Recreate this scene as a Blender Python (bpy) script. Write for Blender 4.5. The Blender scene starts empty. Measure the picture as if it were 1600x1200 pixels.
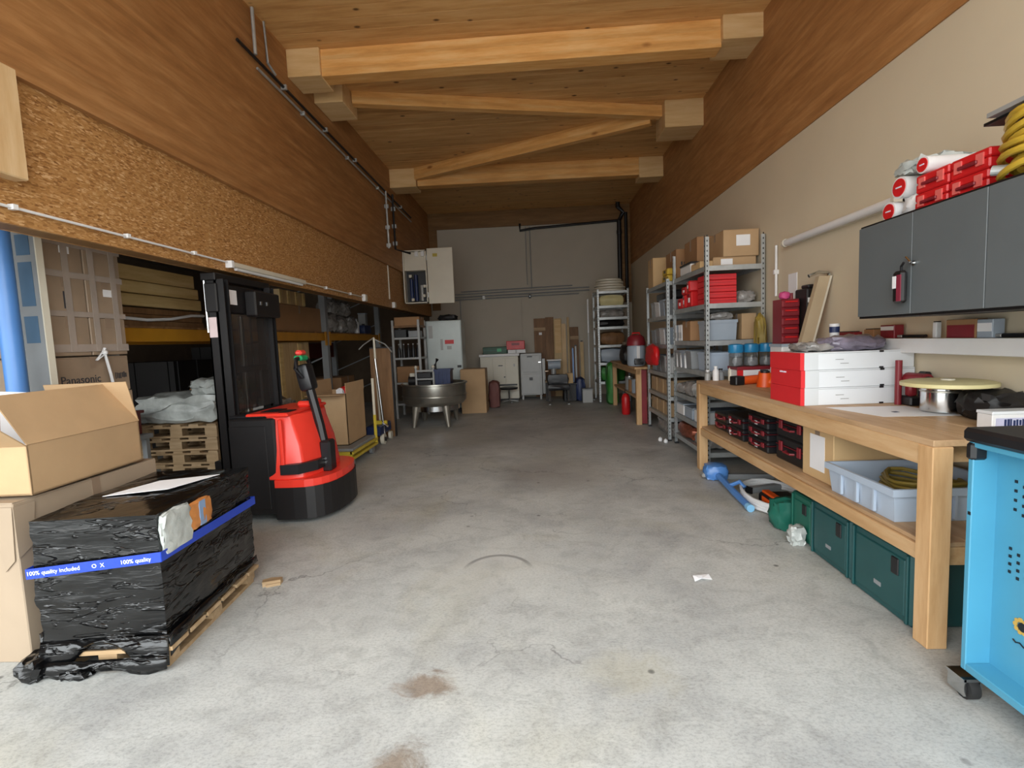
import bpy, bmesh, math, random
from mathutils import Vector, Matrix, Euler
PI = math.pi
random.seed(7)
S = bpy.context.scene
C = S.collection

# ------------------------------------------------------------------ camera, world, light, exposure
CAM_H = 1.4
cam_d = bpy.data.cameras.new('camera')
cam = bpy.data.objects.new('camera', cam_d)
C.objects.link(cam)
cam_d.sensor_fit = 'HORIZONTAL'
cam_d.sensor_width = 36.0
cam_d.lens = 782 / 1600 * 36.0
cam_d.clip_start = 0.05
cam_d.clip_end = 300
_r = Vector((0.99813481, 0.045382, -0.04083349))
_u = Vector((0.03668697, 0.0887207, 0.99538068))
_f = Vector((-0.04879514, 0.99502217, -0.08689029))
m = Matrix.Identity(4)
for i in range(3):
    m[i][0] = _r[i]; m[i][1] = _u[i]; m[i][2] = -_f[i]
m.translation = Vector((0, 0, CAM_H))
cam.matrix_world = m
S.camera = cam

XL, XR, YB, ZC, YF = -2.47, 2.36, 12.3, 4.50, -0.6

w = bpy.data.worlds.new('overcast'); S.world = w; w.use_nodes = True
wn = w.node_tree.nodes; wl = w.node_tree.links
bg = wn['Background']
tc = wn.new('ShaderNodeTexCoord'); sp = wn.new('ShaderNodeSeparateXYZ'); rp = wn.new('ShaderNodeValToRGB')
wl.new(tc.outputs['Generated'], sp.inputs[0]); wl.new(sp.outputs['Z'], rp.inputs[0])
# overcast sky above a horizon closed by the yard and buildings across it
rp.color_ramp.elements[0].position = 0.02; rp.color_ramp.elements[0].color = (0.46, 0.46, 0.45, 1)
rp.color_ramp.elements[1].position = 0.22; rp.color_ramp.elements[1].color = (0.93, 0.98, 1.0, 1)
wl.new(rp.outputs[0], bg.inputs[0])
bg.inputs[1].default_value = 4.0

def portal(name, loc, sx, sz):
    l = bpy.data.lights.new(name, 'AREA'); l.shape = 'RECTANGLE'; l.size = sx; l.size_y = sz
    l.cycles.is_portal = True
    o = bpy.data.objects.new(name, l); o.location = loc
    o.rotation_euler = (PI/2, 0, 0)          # -Z of the light points to +Y, into the hall
    C.objects.link(o)
portal('gate_daylight', ((XL+XR)/2, YF, 2.0), XR-XL, 4.0)
portal('gate_daylight', (-4.9, YF, 1.5), 3.6, 2.9)
S.view_settings.view_transform = 'Standard'
S.view_settings.look = 'None'
S.view_settings.gamma = 1
S.view_settings.use_curve_mapping = False
S.view_settings.exposure = 0.96
S.cycles.max_bounces = 8
S.cycles.diffuse_bounces = 6
S.cycles.glossy_bounces = 4
S.cycles.transmission_bounces = 6
S.cycles.caustics_reflective = False
S.cycles.caustics_refractive = False
S.cycles.sample_clamp_indirect = 6

# ------------------------------------------------------------------ materials
def lin(h):
    if isinstance(h, tuple): return (*h, 1)
    h = h.lstrip('#'); v = [int(h[i:i+2], 16)/255 for i in (0, 2, 4)]
    return tuple((c/12.92 if c <= .04045 else ((c+.055)/1.055)**2.4) for c in v) + (1,)
_mats = {}
def M(name, col='#808080', rough=.6, metal=0., var=.12, scale=6., bump=0., bscale=30., stretch=(1, 1, 1), alpha=None, trans=0., spec=.5, wear=None):
    if name in _mats: return _mats[name]
    mt = bpy.data.materials.new(name); mt.use_nodes = True; _mats[name] = mt
    n = mt.node_tree.nodes; l = mt.node_tree.links; b = n['Principled BSDF']
    c = lin(col)
    b.inputs['Roughness'].default_value = rough; b.inputs['Metallic'].default_value = metal
    b.inputs['Specular IOR Level'].default_value = spec
    t = n.new('ShaderNodeTexCoord'); mp = n.new('ShaderNodeMapping'); mp.inputs['Scale'].default_value = stretch
    l.new(t.outputs['Object'], mp.inputs[0])
    nz = n.new('ShaderNodeTexNoise'); nz.inputs['Scale'].default_value = scale; nz.inputs['Detail'].default_value = 5
    l.new(mp.outputs[0], nz.inputs['Vector'])
    rr = n.new('ShaderNodeValToRGB'); e = rr.color_ramp.elements
    e[0].position = .3; e[1].position = .7
    e[0].color = tuple(x*(1-var) for x in c[:3])+(1,); e[1].color = tuple(min(1, x*(1+var)) for x in c[:3])+(1,)
    l.new(nz.outputs[0], rr.inputs[0])
    l.new(rr.outputs[0], b.inputs['Base Color'])
    if bump:
        n2 = n.new('ShaderNodeTexNoise'); n2.inputs['Scale'].default_value = bscale; n2.inputs['Detail'].default_value = 4
        l.new(mp.outputs[0], n2.inputs['Vector'])
        bp = n.new('ShaderNodeBump'); bp.inputs['Strength'].default_value = bump; bp.inputs['Distance'].default_value = .01
        l.new(n2.outputs[0], bp.inputs['Height']); l.new(bp.outputs[0], b.inputs['Normal'])
    if alpha is not None: b.inputs['Alpha'].default_value = alpha
    if trans: b.inputs['Transmission Weight'].default_value = trans
    return mt

def node_mat(name):
    mt = bpy.data.materials.new(name); mt.use_nodes = True; _mats[name] = mt
    return mt, mt.node_tree.nodes, mt.node_tree.links, mt.node_tree.nodes['Principled BSDF']
def ramp(n, pts):
    r = n.new('ShaderNodeValToRGB'); el = r.color_ramp.elements
    while len(el) < len(pts): el.new(.5)
    for q, (p, c) in zip(el, pts): q.position = p; q.color = lin(c) if isinstance(c, str) else (c, c, c, 1)
    return r
def mix(n, l, mode, fac, a, b):
    x = n.new('ShaderNodeMix'); x.data_type = 'RGBA'; x.blend_type = mode
    if isinstance(fac, (int, float)): x.inputs[0].default_value = fac
    else: l.new(fac, x.inputs[0])
    for s, v in ((x.inputs[6], a), (x.inputs[7], b)):
        if isinstance(v, (tuple, list)): s.default_value = v
        else: l.new(v, s)
    return x.outputs[2]
def wood_mat(name, c0, c1, c2, axis='X', rough=.55, knots=True, grain=1.0, lam=None, kn='#3a2212', kscale=2.2, flat=False):
    mt, n, l, b = node_mat(name)
    b.inputs['Roughness'].default_value = rough; b.inputs['Specular IOR Level'].default_value = .3
    t = n.new('ShaderNodeTexCoord'); oi = n.new('ShaderNodeObjectInfo')
    add = n.new('ShaderNodeVectorMath'); add.operation = 'ADD'
    sc = n.new('ShaderNodeVectorMath'); sc.operation = 'SCALE'; sc.inputs['Scale'].default_value = 37.0
    cmb = n.new('ShaderNodeCombineXYZ')
    for i in range(3): l.new(oi.outputs['Random'], cmb.inputs[i])
    l.new(cmb.outputs[0], sc.inputs[0]); l.new(t.outputs['Object'], add.inputs[0]); l.new(sc.outputs[0], add.inputs[1])
    k = {'X': (.12, 1, 1), 'Y': (1, .12, 1), 'Z': (1, 1, .12)}[axis]
    mp = n.new('ShaderNodeMapping'); mp.inputs['Scale'].default_value = k; l.new(add.outputs[0], mp.inputs[0])
    nz = n.new('ShaderNodeTexNoise'); nz.inputs['Scale'].default_value = 14*grain; nz.inputs['Detail'].default_value = 6; nz.inputs['Roughness'].default_value = .65
    l.new(mp.outputs[0], nz.inputs[0])
    r = ramp(n, [(.28, c0), (.5, c1), (.72, c2)]); l.new(nz.outputs[0], r.inputs[0])
    out = r.outputs[0]
    ob = ramp(n, [(0, .88), (1, 1.0)]); l.new(oi.outputs['Random'], ob.inputs[0])
    out = mix(n, l, 'MULTIPLY', 1.0, out, ob.outputs[0])
    if lam:
        br = n.new('ShaderNodeTexWhiteNoise'); br.noise_dimensions = '1D'
        sx = n.new('ShaderNodeSeparateXYZ'); l.new(t.outputs['Object'], sx.inputs[0])
        mm = n.new('ShaderNodeMath'); mm.operation = 'DIVIDE'; mm.inputs[1].default_value = lam[1]; l.new(sx.outputs[lam[0]], mm.inputs[0])
        fl = n.new('ShaderNodeMath'); fl.operation = 'FLOOR'; l.new(mm.outputs[0], fl.inputs[0]); l.new(fl.outputs[0], br.inputs['W'])
        rl = ramp(n, [(0, .86), (1, 1.0)]); l.new(br.outputs['Value'], rl.inputs[0])
        out = mix(n, l, 'MULTIPLY', 1.0, out, rl.outputs[0])
    if knots:
        mk = n.new('ShaderNodeMapping'); kk = (.6, 1, 0) if flat else {'X': (.45, 1, 1), 'Y': (1, .45, 1), 'Z': (1, 1, .45)}[axis]
        mk.inputs['Scale'].default_value = kk; l.new(add.outputs[0], mk.inputs[0])
        v = n.new('ShaderNodeTexVoronoi'); v.inputs['Scale'].default_value = kscale; l.new(mk.outputs[0], v.inputs['Vector'])
        rk = ramp(n, [(.0, 1.0), (.07, .9), (.13, 0.0)] if flat else [(.0, 1.0), (.05, .9), (.11, 0.0)]); l.new(v.outputs['Distance'], rk.inputs[0])
        out = mix(n, l, 'MIX', rk.outputs[0], out, lin(kn))
    l.new(out, b.inputs['Base Color'])
    bp = n.new('ShaderNodeBump'); bp.inputs['Strength'].default_value = .15; bp.inputs['Distance'].default_value = .004
    l.new(nz.outputs[0], bp.inputs['Height']); l.new(bp.outputs[0], b.inputs['Normal'])
    return mt

W_CEIL = wood_mat('ceiling_spruce', '#b98750', '#d3a468', '#e0b67e', 'X', knots=True, kscale=5.2, kn='#4a2c16', flat=True)
W_GLU = wood_mat('glulam_brown', '#98693f', '#ac7b4b', '#bf8f5d', 'Y', knots=False, lam=(2, .04), grain=1.3)
W_BEAM = wood_mat('glulam_beam_yellow', '#cf9450', '#e6ad66', '#f2c688', 'X', lam=(2, .04), kscale=3.2, kn='#8a5426')
W_BLOCK = wood_mat('pale_timber_block', '#cda56e', '#dab682', '#e3c493', 'X', knots=False)
W_POST = wood_mat('pale_timber_post', '#cda878', '#d9b98c', '#e2c79f', 'Z', knots=True, kscale=1.0)
W_BENCH = wood_mat('bench_timber_y', '#b28a5c', '#c8a174', '#d5b389', 'Y', kscale=1.6, kn='#80512a')
W_BENCHZ = wood_mat('bench_timber_z', '#b28a5c', '#c8a174', '#d5b389', 'Z', kscale=1.6, kn='#80512a')
W_TOP = wood_mat('bench_top_ply', '#a48460', '#b99874', '#c6a886', 'Y', knots=False)
W_PAL = wood_mat('pallet_wood', '#8d7354', '#a68b69', '#bca281', 'X', knots=False)
W_KVH = wood_mat('stored_timber', '#b99a62', '#cfb27a', '#dcc48f', 'Y', kscale=1.2)
W_FOREST = wood_mat('brown_board', '#6a4c30', '#7d5b3b', '#8f6b48', 'Z', knots=False)
W_PLY = wood_mat('pale_ply_board', '#b39468', '#c4a87b', '#d0b68c', 'Z', knots=True, kscale=1.0)
W_BACK = wood_mat('back_wall_timber', '#6f4f2a', '#7f5c34', '#8d6a40', 'X', knots=False, lam=(2, .1))

def osb_mat():
    mt, n, l, b = node_mat('osb_board')
    b.inputs['Roughness'].default_value = .55; b.inputs['Specular IOR Level'].default_value = .3
    t = n.new('ShaderNodeTexCoord'); out = None
    base = lin('#a26a30')
    cols = [('#8c6138', '#a57846', '#b18552', '#c49d6e'), ('#906439', '#a97d4a', '#b68a57', '#d1aa7c'), ('#845a33', '#a37644', '#af8250', '#c69f70')]
    for i, ang in enumerate((.35, 1.35, -.75)):
        mp = n.new('ShaderNodeMapping'); mp.inputs['Rotation'].default_value = (ang, 0, 0); mp.inputs['Scale'].default_value = (1, 34 + 5*i, 135)
        l.new(t.outputs['Object'], mp.inputs[0])
        v = n.new('ShaderNodeTexVoronoi'); v.inputs['Scale'].default_value = 1.0; l.new(mp.outputs[0], v.inputs['Vector'])
        s = n.new('ShaderNodeSeparateColor'); l.new(v.outputs['Color'], s.inputs[0])
        c = cols[i]; r = ramp(n, [(0, c[0]), (.35, c[1]), (.8, c[2]), (1, c[3])]); l.new(s.outputs[0], r.inputs[0])
        if out is None: out = r.outputs[0]
        else:
            k = ramp(n, [(.60, 0.), (.62, 1.)]); l.new(s.outputs[1], k.inputs[0])
            out = mix(n, l, 'MIX', k.outputs[0], out, r.outputs[0])
    l.new(out, b.inputs['Base Color'])
    return mt
OSB = osb_mat()

def concrete():
    mt, n, l, b = node_mat('concrete_floor')
    t = n.new('ShaderNodeTexCoord')
    def noise(sc, det=6, rg=.6, dist=0., st=None):
        x = n.new('ShaderNodeTexNoise'); x.inputs['Scale'].default_value = sc; x.inputs['Detail'].default_value = det
        x.inputs['Roughness'].default_value = rg; x.inputs['Distortion'].default_value = dist
        if st:
            mp = n.new('ShaderNodeMapping'); mp.inputs['Scale'].default_value = st; l.new(t.outputs['Object'], mp.inputs[0]); l.new(mp.outputs[0], x.inputs[0])
        else: l.new(t.outputs['Object'], x.inputs[0])
        return x
    a = noise(1.1, 8, .62, .3); r = ramp(n, [(.30, '#9c9d9c'), (.48, '#b1b2af'), (.60, '#bbbcb8'), (.74, '#c7c8c4')]); l.new(a.outputs[0], r.inputs[0])
    c = noise(6, 9, .75, .8, st=(1, 1.3, 1)); rc = ramp(n, [(.38, .78), (.52, 1.0)]); l.new(c.outputs[0], rc.inputs[0])
    out = mix(n, l, 'MULTIPLY', .8, r.outputs[0], rc.outputs[0])
    d = noise(60, 7, .8, st=(1, 1.5, 1)); rd = ramp(n, [(.38, .62), (.53, 1.0)]); l.new(d.outputs[0], rd.inputs[0])
    out = mix(n, l, 'MULTIPLY', .7, out, rd.outputs[0])
    # warm yellowish patches
    e = noise(.75, 5, .6, .8); re = ramp(n, [(.52, 0.), (.68, .45)]); l.new(e.outputs[0], re.inputs[0])
    out = mix(n, l, 'MIX', re.outputs[0], out, mix(n, l, 'MULTIPLY', .9, out, lin('#e9e0c4')))
    # thin crazing lines
    v = n.new('ShaderNodeTexVoronoi'); v.feature = 'DISTANCE_TO_EDGE'; v.inputs['Scale'].default_value = .75
    wp = n.new('ShaderNodeVectorMath'); wp.operation = 'MULTIPLY_ADD'; wp.inputs[1].default_value = (.7, .7, .7)
    wz = noise(2.2, 5, .6); l.new(wz.outputs['Color'], wp.inputs[0]); l.new(t.outputs['Object'], wp.inputs[2]); l.new(wp.outputs[0], v.inputs['Vector'])
    rv = ramp(n, [(.0, .5), (.008, 1.0)]); l.new(v.outputs['Distance'], rv.inputs[0])
    gm = noise(.9, 3); rg = ramp(n, [(.47, 0.), (.58, 1.)]); l.new(gm.outputs[0], rg.inputs[0])
    out = mix(n, l, 'MIX', rg.outputs[0], out, mix(n, l, 'MULTIPLY', 1., out, rv.outputs[0]))
    # stains at fixed places (x, y, radius, colour, strength)
    sep = n.new('ShaderNodeSeparateXYZ'); l.new(t.outputs['Object'], sep.inputs[0])
    for (x, y, rx, ry, col, st) in ((-.50, 1.93, .15, .10, '#c0a794', .8), (-.52, 1.50, .12, .14, '#b59d88', .8), (.35, 2.0, .22, .2, '#a9a288', .5),
                                    (-.35, 3.0, .5, .5, '#c3c2bb', .5), (-1.2, 2.4, .5, .35, '#8f8e89', .4), (.2, 5.2, .7, .8, '#8e857b', .6), (-.2, 7.2, 1.4, 1.0, '#8a8681', .4)):
        cv = n.new('ShaderNodeVectorMath'); cv.operation = 'SUBTRACT'; cv.inputs[1].default_value = (x, y, 0)
        ds = n.new('ShaderNodeVectorMath'); ds.operation = 'DIVIDE'; ds.inputs[1].default_value = (rx, ry, 1)
        ad = n.new('ShaderNodeVectorMath'); ad.operation = 'MULTIPLY_ADD'; ad.inputs[1].default_value = (.35, .35, 0)
        l.new(c.outputs['Color'], ad.inputs[0]); l.new(t.outputs['Object'], ad.inputs[2])
        off = n.new('ShaderNodeVectorMath'); off.operation = 'SUBTRACT'; off.inputs[1].default_value = (.175, .175, 0)
        l.new(ad.outputs[0], off.inputs[0]); l.new(off.outputs[0], cv.inputs[0])
        l.new(cv.outputs[0], ds.inputs[0]); ln = n.new('ShaderNodeVectorMath'); ln.operation = 'LENGTH'; l.new(ds.outputs[0], ln.inputs[0])
        rs = ramp(n, [(.45, st), (1.0, 0.)]); l.new(ln.outputs['Value'], rs.inputs[0])
        out = mix(n, l, 'MIX', rs.outputs[0], out, mix(n, l, 'MULTIPLY', 1., out, lin(col)) if st >= .8 else mix(n, l, 'MIX', .6, out, lin(col)))
    # curved tyre mark
    cv = n.new('ShaderNodeVectorMath'); cv.operation = 'SUBTRACT'; cv.inputs[1].default_value = (-.28, 2.92, 0); l.new(t.outputs['Object'], cv.inputs[0])
    ds = n.new('ShaderNodeVectorMath'); ds.operation = 'DIVIDE'; ds.inputs[1].default_value = (.23, .26, 1); l.new(cv.outputs[0], ds.inputs[0])
    ln = n.new('ShaderNodeVectorMath'); ln.operation = 'LENGTH'; l.new(ds.outputs[0], ln.inputs[0])
    ra = ramp(n, [(.84, 0.), (.90, 1.), (.96, 1.), (1.0, 0.)]); l.new(ln.outputs['Value'], ra.inputs[0])
    sy = n.new('ShaderNodeSeparateXYZ'); l.new(ds.outputs[0], sy.inputs[0]); rb = ramp(n, [(.15, 0.), (.6, .7)]); l.new(sy.outputs['Y'], rb.inputs[0])
    ml = n.new('ShaderNodeMath'); ml.operation = 'MULTIPLY'; l.new(ra.outputs[0], ml.inputs[0]); l.new(rb.outputs[0], ml.inputs[1])
    out = mix(n, l, 'MIX', ml.outputs[0], out, lin('#6f6e6c'))
    # small dark spots
    v2 = n.new('ShaderNodeTexVoronoi'); v2.inputs['Scale'].default_value = 2.1; v2.voronoi_dimensions = '2D'; l.new(t.outputs['Object'], v2.inputs['Vector'])
    r2 = ramp(n, [(.0, .3), (.022, .45), (.036, 1.0)]); l.new(v2.outputs['Distance'], r2.inputs[0])
    s2 = n.new('ShaderNodeSeparateColor'); l.new(v2.outputs['Color'], s2.inputs[0]); rs2 = ramp(n, [(.62, 0.), (.9, .95)]); l.new(s2.outputs[0], rs2.inputs[0])
    out = mix(n, l, 'MULTIPLY', rs2.outputs[0], out, r2.outputs[0])
    l.new(out, b.inputs['Base Color'])
    rr = ramp(n, [(.3, .42), (.7, .62)]); l.new(c.outputs[0], rr.inputs[0]); l.new(rr.outputs[0], b.inputs['Roughness'])
    b.inputs['Specular IOR Level'].default_value = .35
    bp = n.new('ShaderNodeBump'); bp.inputs['Strength'].default_value = .12; bp.inputs['Distance'].default_value = .005
    l.new(d.outputs[0], bp.inputs['Height']); l.new(bp.outputs[0], b.inputs['Normal'])
    return mt
CONC = concrete()

WALLW = M('white_wall_paint', '#ccbfa6', .8, var=.03, scale=2)
PANW = M('back_wall_panel', '#b3ab9c', .7, var=.03, scale=2)
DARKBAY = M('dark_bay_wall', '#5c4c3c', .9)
CARD = M('cardboard', '#b49570', .8, var=.06, scale=5, bump=.05, bscale=60)
CARD2 = M('cardboard_brown', '#9a7450', .8, var=.08, scale=4)
CARDG = M('cardboard_greyish', '#9a8873', .75, var=.07, scale=3)
CARDS = M('film_dulled_cardboard', '#94806b', .55, var=.1, scale=6)
CARDL = M('cardboard_pale', '#c6a679', .75, var=.05, scale=5)
TAPE = M('packing_tape', '#8f7a66', .3, var=.08)
FILMC = M('clear_wrap_sheen', '#a2958a', .22, var=.12, scale=4, bump=.4, bscale=9)
PAPER = M('white_paper', '#e8e8ea', .6, var=.02)
INK = M('dark_ink', '#3a3a3e', .6)
def film_mat():
    mt, n, l, b = node_mat('black_stretch_film')
    b.inputs['Base Color'].default_value = lin('#0b0b0c'); b.inputs['Roughness'].default_value = .16; b.inputs['Specular IOR Level'].default_value = .5
    t = n.new('ShaderNodeTexCoord'); h = None
    for rot, sc, nsc, lo, hi, wgt in (((.25, .1, 0), (1, 1, 4), 4, .56, .62, 1.0), ((-.9, .2, 0), (1, 1, 5), 4.5, .58, .63, .9), ((0, 0, 0), (1, 1, 5), 9, .35, .7, .18)):
        mp = n.new('ShaderNodeMapping'); mp.inputs['Rotation'].default_value = rot; mp.inputs['Scale'].default_value = sc; l.new(t.outputs['Object'], mp.inputs[0])
        z = n.new('ShaderNodeTexNoise'); z.inputs['Scale'].default_value = nsc; z.inputs['Detail'].default_value = 3; z.inputs['Distortion'].default_value = .6; l.new(mp.outputs[0], z.inputs[0])
        r = n.new('ShaderNodeMapRange'); r.inputs[1].default_value = lo; r.inputs[2].default_value = hi; r.inputs[4].default_value = wgt; l.new(z.outputs[0], r.inputs[0])
        if h is None: h = r.outputs[0]
        else:
            a = n.new('ShaderNodeMath'); a.operation = 'ADD'; l.new(h, a.inputs[0]); l.new(r.outputs[0], a.inputs[1]); h = a.outputs[0]
    bp = n.new('ShaderNodeBump'); bp.inputs['Strength'].default_value = .9; bp.inputs['Distance'].default_value = .008
    l.new(h, bp.inputs['Height']); l.new(bp.outputs[0], b.inputs['Normal'])
    return mt
FILMB = film_mat()
BLUET = M('blue_tape', '#1f3fae', .35, var=.08)
WHITEINK = M('white_print', '#dfe4f5', .5)
GALV = M('galvanised_steel', '#b2b6b6', .38, .5, var=.12, scale=12)
STEEL = M('brushed_steel', '#b0ada4', .28, .9, var=.08, scale=8)
CHROME = M('chrome', '#cfd1d2', .15, 1.)
BLACK = M('black_plastic', '#17171a', .42, var=.2)
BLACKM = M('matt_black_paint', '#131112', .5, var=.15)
RED = M('red_cover_paint', '#e23a2c', .3, var=.05, spec=.6)
REDP = M('red_plastic', '#c81f22', .4, var=.08)
REDD = M('dark_red_plastic', '#7d1f28', .45, var=.12)
REDB = M('red_print_card', '#d2292f', .45, var=.04)
WHITE = M('white_gloss_card', '#d9dcdf', .4, var=.02)
WPLAST = M('white_plastic', '#dedede', .45, var=.03)
CREAM = M('cream_enamel', '#cfc9b8', .4, var=.03)
GREYM = M('grey_metal_cabinet', '#9a9a98', .45, .2, var=.05)
GREYP = M('grey_plastic_bin', '#9ba6b2', .45, var=.04)
GREYP2 = M('mid_grey_plastic', '#878a8c', .5, var=.08)
LGREYP = M('light_grey_crate', '#a9b6c6', .42, var=.03)
DGREY = M('anthracite_door', '#5d6264', .42, var=.03, spec=.4)
GREEN = M('petrol_green_case', '#1d4a4b', .4, var=.1)
GREEN2 = M('green_case_light', '#1d5f50', .4, var=.1)
GREENB = M('bright_green_plastic', '#1f9a62', .4)
CYAN = M('light_blue_cart_paint', '#4d96b4', .32, var=.03)
BLUE = M('blue_plastic_tube', '#4f80bf', .35, var=.06, scale=4)
BLUED = M('dark_blue_plastic', '#1d2c55', .45)
TBLUE = M('translucent_blue_lid', '#2f8fc4', .2, var=.1, trans=.3)
CLEAR = M('clear_plastic', '#dfe6e6', .08, trans=.9, alpha=.45)
PLEXI = M('mast_guard_plexi', '#3c3836', .1, var=.1, alpha=.62)
ORANGE = M('orange_plastic', '#e0581a', .4, var=.08)
ORWOOD = M('orange_brown_patch', '#b9783f', .6, var=.15, scale=20)
YELLOW = M('yellow_cart_paint', '#c9b23c', .4, var=.08)
YELR = M('yellow_rack_paint', '#b9801d', .45, var=.1)
YHOSE = M('yellow_hose', '#c9a83a', .4, var=.15)
YHOSED = M('dull_yellow_cable', '#8f7a34', .5)
PINK = M('pink_plastic', '#c4497f', .45)
PURP = M('grey_violet_bag', '#77707f', .3, var=.35, scale=14, bump=.8, bscale=20)
BAGW = M('white_film_sack', '#b4b8b4', .35, var=.25, scale=9, bump=.8, bscale=14)
BAGG = M('grey_film_bag', '#8c8884', .25, var=.35, scale=12, bump=1.0, bscale=18)
REDRACK = M('dark_red_beam', '#5c1712', .5)
RUBBER = M('rubber', '#202020', .7)
PALEY = M('pale_yellow_board', '#cfc592', .5, var=.08)
TAN = M('tan_upholstery', '#b3a083', .7, var=.06)

# ------------------------------------------------------------------ mesh helpers
class MB:
    def __init__(s): s.bm = bmesh.new()
    def _mi(s, vs, mi):
        if mi:
            for f in {f for v in vs for f in v.link_faces}: f.material_index = mi
    def box(s, x0, x1, y0, y1, z0, z1, bev=0, seg=1, rot=None, piv=None, mi=0):
        if x1 < x0: x0, x1 = x1, x0
        if y1 < y0: y0, y1 = y1, y0
        if z1 < z0: z0, z1 = z1, z0
        c = Vector(((x0+x1)/2, (y0+y1)/2, (z0+z1)/2))
        r = bmesh.ops.create_cube(s.bm, size=1, matrix=Matrix.Translation(c) @ Matrix.Diagonal((x1-x0, y1-y0, z1-z0, 1)))
        vs = r['verts']
        if rot:
            p = Vector(piv) if piv else c
            bmesh.ops.transform(s.bm, matrix=Matrix.Translation(p) @ Euler(rot).to_matrix().to_4x4() @ Matrix.Translation(-p), verts=vs)
        s._mi(vs, mi)
        if bev:
            es = list({e for v in vs for e in v.link_edges})
            bmesh.ops.bevel(s.bm, geom=es, offset=bev, segments=seg, affect='EDGES', profile=.5)
        return s
    def cyl(s, p0, p1, r0, r1=None, n=14, mi=0):
        p0, p1 = Vector(p0), Vector(p1); r1 = r0 if r1 is None else r1
        d = p1-p0; L = d.length
        q = Vector((0, 0, 1)).rotation_difference(d).to_matrix().to_4x4()
        r = bmesh.ops.create_cone(s.bm, cap_ends=True, segments=n, radius1=r0, radius2=max(r1, 1e-4), depth=L, matrix=Matrix.Translation((p0+p1)/2) @ q)
        s._mi(r['verts'], mi)
        return s
    def sph(s, c, r, sc=(1, 1, 1), n=12, mi=0):
        q = bmesh.ops.create_uvsphere(s.bm, u_segments=n, v_segments=max(6, n//2), radius=r, matrix=Matrix.Translation(c) @ Matrix.Diagonal((*sc, 1)))
        s._mi(q['verts'], mi)
        return s
    def tube(s, pts, r, n=7, closed=False):
        pts = [Vector(p) for p in pts]; k = len(pts); rings = []
        up = Vector((0, 0, 1))
        for i, p in enumerate(pts):
            a = pts[(i-1) % k] if (closed or i) else p; b = pts[(i+1) % k] if (closed or i < k-1) else p
            t = (b-a).normalized()
            u = up if abs(t.dot(up)) < .95 else Vector((1, 0, 0))
            x = t.cross(u).normalized(); y = x.cross(t)
            rings.append([s.bm.verts.new(p + x*r*math.cos(2*PI*j/n) + y*r*math.sin(2*PI*j/n)) for j in range(n)])
        for i in range(k if closed else k-1):
            A, B = rings[i], rings[(i+1) % k]
            for j in range(n):
                try: s.bm.faces.new((A[j], A[(j+1) % n], B[(j+1) % n], B[j]))
                except ValueError: pass
        if not closed:
            s.bm.faces.new(rings[0][::-1]); s.bm.faces.new(rings[-1])
        return s
    def lathe(s, prof, c=(0, 0, 0), n=24, axis='Z'):
        rings = []
        for (r, z) in prof:
            ring = []
            for j in range(n):
                a = 2*PI*j/n
                v = (r*math.cos(a), r*math.sin(a), z) if axis == 'Z' else ((z, r*math.cos(a), r*math.sin(a)) if axis == 'X' else (r*math.sin(a), z, r*math.cos(a)))
                ring.append(s.bm.verts.new(Vector(v)+Vector(c)))
            rings.append(ring)
        for A, B in zip(rings, rings[1:]):
            for j in range(n): s.bm.faces.new((A[j], A[(j+1) % n], B[(j+1) % n], B[j]))
        s.bm.faces.new(rings[0][::-1]); s.bm.faces.new(rings[-1])
        return s
    def prism(s, poly, d0, d1, axis='X'):
        def P(a, b, d): return {'X': (d, a, b), 'Y': (a, d, b), 'Z': (a, b, d)}[axis]
        A = [s.bm.verts.new(P(a, b, d0)) for a, b in poly]; B = [s.bm.verts.new(P(a, b, d1)) for a, b in poly]
        k = len(poly)
        s.bm.faces.new(A[::-1]); s.bm.faces.new(B)
        for i in range(k): s.bm.faces.new((A[i], A[(i+1) % k], B[(i+1) % k], B[i]))
        return s
    def quad(s, pts, th=.004, nrm=None):
        pts = [Vector(p) for p in pts]
        nn = Vector(nrm) if nrm else (pts[1]-pts[0]).cross(pts[2]-pts[0]).normalized()
        A = [s.bm.verts.new(p) for p in pts]; B = [s.bm.verts.new(p+nn*th) for p in pts]; k = len(pts)
        s.bm.faces.new(A[::-1]); s.bm.faces.new(B)
        for i in range(k): s.bm.faces.new((A[i], A[(i+1) % k], B[(i+1) % k], B[i]))
        return s
    def lump(s, x0, x1, y0, y1, z0, z1, amp=.02, cuts=5, seed=1, rnd=.35):
        """a soft crumpled block: rounded, subdivided, noisy"""
        rg = random.Random(seed); bm2 = bmesh.new()
        bmesh.ops.create_cube(bm2, size=1); bmesh.ops.subdivide_edges(bm2, edges=bm2.edges[:], cuts=cuts, use_grid_fill=True)
        for v in bm2.verts:
            p = v.co*2; m_ = max(abs(p.x), abs(p.y), abs(p.z)); q = p.normalized()*1.25
            p = p.lerp(q, rnd)
            v.co = Vector((x0+(x1-x0)*(p.x*.5+.5), y0+(y1-y0)*(p.y*.5+.5), z0+(z1-z0)*(p.z*.5+.5)))
            v.co += Vector((rg.uniform(-amp, amp), rg.uniform(-amp, amp), rg.uniform(-amp, amp)))
            v.co.z = max(v.co.z, z0)
        me = bpy.data.meshes.new('t'); bm2.to_mesh(me); bm2.free(); s.bm.from_mesh(me); bpy.data.meshes.remove(me)
        return s
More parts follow.
